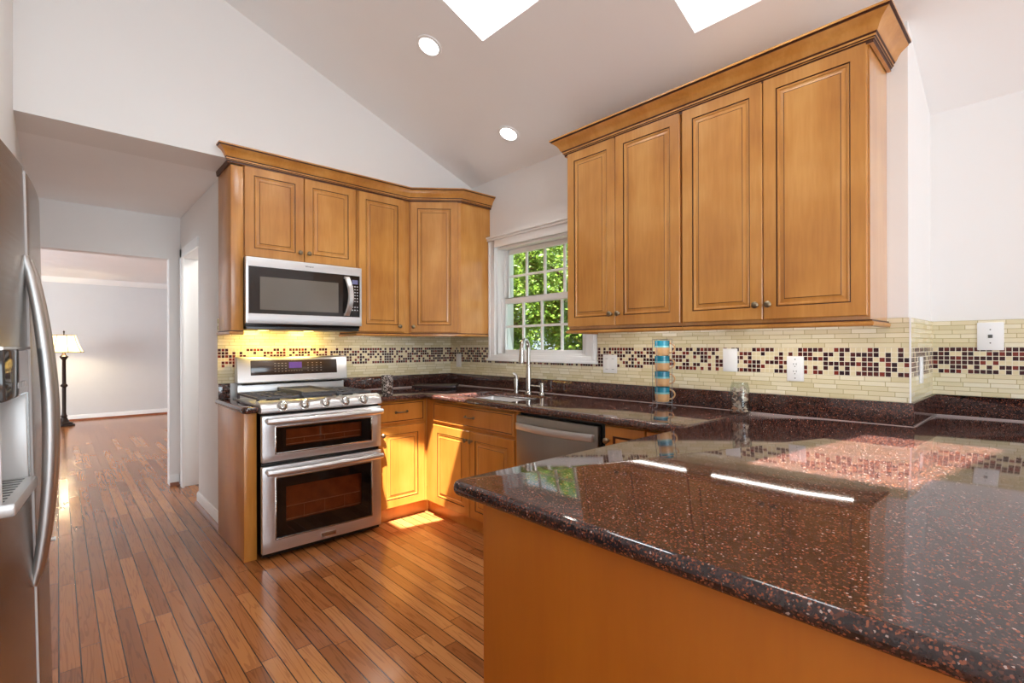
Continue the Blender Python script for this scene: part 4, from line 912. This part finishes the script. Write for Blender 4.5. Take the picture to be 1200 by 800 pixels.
t, o, u, n = plate('outlet', 'small white outlet plate in the tiled corner left of the window', (XW-0.0082, 3.70, 1.138), MY, MX, 0.075, 0.122)
MB().obox(o, u, Z, n, -0.017, 0.017, -0.034, 0.034, 0.006, 0.0085).build('receptacle', PLASTIC, t, bevel=0.001)

# ---------------------------------------------------------------- recessed ceiling lights
nrm = Vector((0.39, 0, 1)).normalized()
LENS = emit('downlight_lens', (1.0, 0.97, 0.92), 9)
for (x, y, lab) in ((1.67, 2.56, 'round recessed ceiling light nearer the tall wall'), (2.41, 2.66, 'round recessed ceiling light lower down, nearer the window'), (1.67, -1.2, 'added unseen recessed ceiling light over the rear of the kitchen')):  # last entry: out-of-view lamp added for extra light
    p = Vector((x, y, zc(x))); t = thing('ceiling_light', lab, 'ceiling light', p, 'recessed ceiling lights')
    MB().lathe(p - nrm*0.0005, [(0.060, 0.001), (0.080, 0.001), (0.078, 0.006), (0.062, 0.008), (0.060, 0.001)], 32, axis=tuple(-nrm), capb=False, capt=False).build('trim_ring', PLASTIC, t)
    MB().lathe(p, [(0.062, 0.001), (0.061, 0.004)], 32, axis=tuple(-nrm)).build('lens', LENS, t)
    ld_ = bpy.data.lights.new('downlight', 'SPOT'); ld_.energy = 14; ld_.spot_size = R(120); ld_.spot_blend = 0.6; ld_.shadow_soft_size = 0.06; ld_.color = (1, 0.94, 0.85)
    lo = bpy.data.objects.new('downlight', ld_); C.objects.link(lo); lo.location = p - nrm*0.02; lo.rotation_euler = (-nrm).to_track_quat('-Z', 'Y').to_euler()

# ---------------------------------------------------------------- floor lamp in the far room
LX, LY = 0.072, 10.75
t = thing('floor_lamp', 'lit floor lamp with a bronze post and cream bell shade in the far room', 'floor lamp', (LX, LY, 0))
BRZ = plain('dark_bronze', (46, 32, 26), 0.4, 0.5, var=0.2, scale=20)
MB().lathe((LX, LY, 0), [(0.135, 0), (0.135, 0.02), (0.11, 0.03), (0.105, 0.05), (0.07, 0.065), (0.05, 0.10), (0.035, 0.14)], 28).build('base', BRZ, t)
MB().lathe((LX, LY, 0), [(0.035, 0.14), (0.045, 0.16), (0.03, 0.18), (0.026, 0.22), (0.026, 0.62), (0.045, 0.64), (0.045, 0.66), (0.026, 0.68), (0.024, 1.06), (0.05, 1.10), (0.055, 1.12), (0.03, 1.14), (0.012, 1.20), (0.008, 1.50)], 20).build('post', BRZ, t)
def shade_mat():
    mt, nt, b = newmat('lampshade'); b.inputs['Base Color'].default_value = (*s2l((240, 222, 180)), 1); b.inputs['Roughness'].default_value = 0.8
    out = nt.nodes['Material Output']; tr = N(nt, 'ShaderNodeBsdfTranslucent'); tr.inputs[0].default_value = (*s2l((250, 226, 176)), 1); mx = N(nt, 'ShaderNodeMixShader'); mx.inputs[0].default_value = 0.55
    L(nt, b.outputs[0], mx.inputs[1]); L(nt, tr.outputs[0], mx.inputs[2]); L(nt, mx.outputs[0], out.inputs[0]); return mt
prof = [(0.245, 1.185), (0.235, 1.20), (0.195, 1.29), (0.165, 1.38), (0.145, 1.46)]
sh = MB().lathe((LX, LY, 0), prof, 32, capb=False, capt=False).build('shade', shade_mat(), t)
mb = MB()
for k in range(8): q_ = 2*math.pi*k/8 + 0.2; mb.tube([(LX + (r_+0.002)*math.cos(q_), LY + (r_+0.002)*math.sin(q_), z) for r_, z in prof], 0.004, 6)
for (r_, z) in (prof[0], prof[-1]): mb.tube([(LX + (r_+0.001)*math.cos(2*math.pi*k/32), LY + (r_+0.001)*math.sin(2*math.pi*k/32), z) for k in range(33)], 0.005, 6, caps=False)
mb.build('shade_trim', BRZ, sh)
MB().lathe((LX, LY, 1.50), [(0.008, 0), (0.014, 0.015), (0.006, 0.03), (0.002, 0.04)], 12).build('finial', BRZ, t)
MB().lathe((LX, LY, 1.26), [(0.012, 0), (0.032, 0.03), (0.034, 0.06), (0.02, 0.095), (0.003, 0.105)], 16).build('bulb', emit('bulb_glow', (1.0, 0.78, 0.45), 60), t)
ld_ = bpy.data.lights.new('lamp_bulb', 'POINT'); ld_.energy = 26; ld_.color = (1, 0.76, 0.45); ld_.shadow_soft_size = 0.04
lo = bpy.data.objects.new('lamp_bulb', ld_); C.objects.link(lo); lo.location = (LX, LY, 1.235)

# ---------------------------------------------------------------- garden outside the window
st(MB().box(XW+0.25, 22, -14, 24, -0.5, -0.4), 'ground', plain('lawn', (56, 70, 34), 0.9, var=0.3, scale=3), 'green lawn outside the sink window', smooth=0)
def leaf_mat(name, a, b_):
    mt, nt, b = newmat(name); tc = N(nt, 'ShaderNodeTexCoord'); no = N(nt, 'ShaderNodeTexNoise'); no.inputs['Scale'].default_value = 9; L(nt, tc.outputs['Object'], no.inputs['Vector'])
    r_ = ramp(nt, [(0.35, s2l(a)), (0.65, s2l(b_))]); L(nt, no.outputs['Fac'], r_.inputs[0]); L(nt, r_.outputs[0], b.inputs['Base Color']); b.inputs['Roughness'].default_value = 0.45
    out = nt.nodes['Material Output']; tr = N(nt, 'ShaderNodeBsdfTranslucent'); L(nt, r_.outputs[0], tr.inputs[0]); mx = N(nt, 'ShaderNodeMixShader'); mx.inputs[0].default_value = 0.4
    L(nt, b.outputs[0], mx.inputs[1]); L(nt, tr.outputs[0], mx.inputs[2]); L(nt, mx.outputs[0], out.inputs[0]); return mt
LEAF = [leaf_mat('leaf_bright', (84, 118, 30), (134, 160, 58)), leaf_mat('leaf_mid', (62, 98, 28), (108, 138, 50)), leaf_mat('leaf_deep', (30, 66, 26), (66, 104, 42))]
BARK = plain('bark', (74, 56, 42), 0.9, var=0.3, scale=12)
def tree(lab, x, y, zt, rx, rz, n, lm, seed, name='leafy_tree', z0=-0.4):
    g = random.Random(seed); t = thing(name, lab, 'tree', (x, y, z0), 'trees in the garden')
    mb = MB(); mb.tube([(x, y, z0), (x+0.05, y, (zt+z0)*0.5), (x, y+0.05, zt)], [0.10, 0.08, 0.03], 8)
    for k in range(6): a = g.random()*6.28; h_ = zt-rz*0.6+0.15*k; mb.tube([(x, y, h_), (x+rx*0.6*math.cos(a), y+rx*0.6*math.sin(a), h_+0.4)], [0.035, 0.012], 6)
    mb.build('trunk', BARK, t)
    mb = MB(); cl = []
    while len(cl) < 46:
        v = Vector((g.uniform(-1, 1), g.uniform(-1, 1), g.uniform(-1, 1)))
        if v.length < 0.92: cl.append(v)
    k = 0
    while k < n:
        c_ = cl[k % 46] + Vector((g.gauss(0, .15), g.gauss(0, .15), g.gauss(0, .10)))
        if c_.length > 1: c_ = c_.normalized()*g.uniform(.9, 1)
        k += 1; p = Vector((x + rx*c_.x, y + rx*c_.y, zt + rz*c_.z))
        s_ = g.uniform(0.024, 0.046); e = Vector((g.gauss(0,1), g.gauss(0,1), g.gauss(0,.6))).normalized(); f = e.orthogonal().normalized(); f = (f + e.cross(f)*g.uniform(-1, 1)).normalized(); nn = e.cross(f)
        mb.poly([p - e*s_, p + f*s_*0.6 + nn*s_*0.15, p + e*s_*1.1, p - f*s_*0.6 + nn*s_*0.15])
    mb.build('foliage', lm, t, smooth=0, norm=False)
tree('bright green leafy tree outside the window, right of the faucet line', 5.5, 4.45, 2.1, 0.95, 1.5, 17000, LEAF[0], 1)
tree('bright green leafy tree close outside the window, left of its neighbour', 5.5, 6.40, 2.2, 0.95, 1.6, 17000, LEAF[0], 2)
tree('mid green tree behind the gap of the two bright trees', 8.0, 7.1, 2.6, 1.35, 2.3, 17000, LEAF[1], 3)
tree('mid green tree further right behind the bright trees', 8.0, 4.3, 2.4, 1.35, 2.2, 13000, LEAF[1], 7)
tree('mid green tree further left behind the bright trees', 8.0, 9.9, 2.6, 1.35, 2.3, 13000, LEAF[1], 8)
tree('deep green tree at the back of the garden on the right', 11.2, 8.6, 2.9, 1.75, 2.9, 17000, LEAF[2], 4)
tree('deep green tree at the back of the garden on the left', 11.2, 12.2, 2.9, 1.75, 2.9, 17000, LEAF[2], 5)
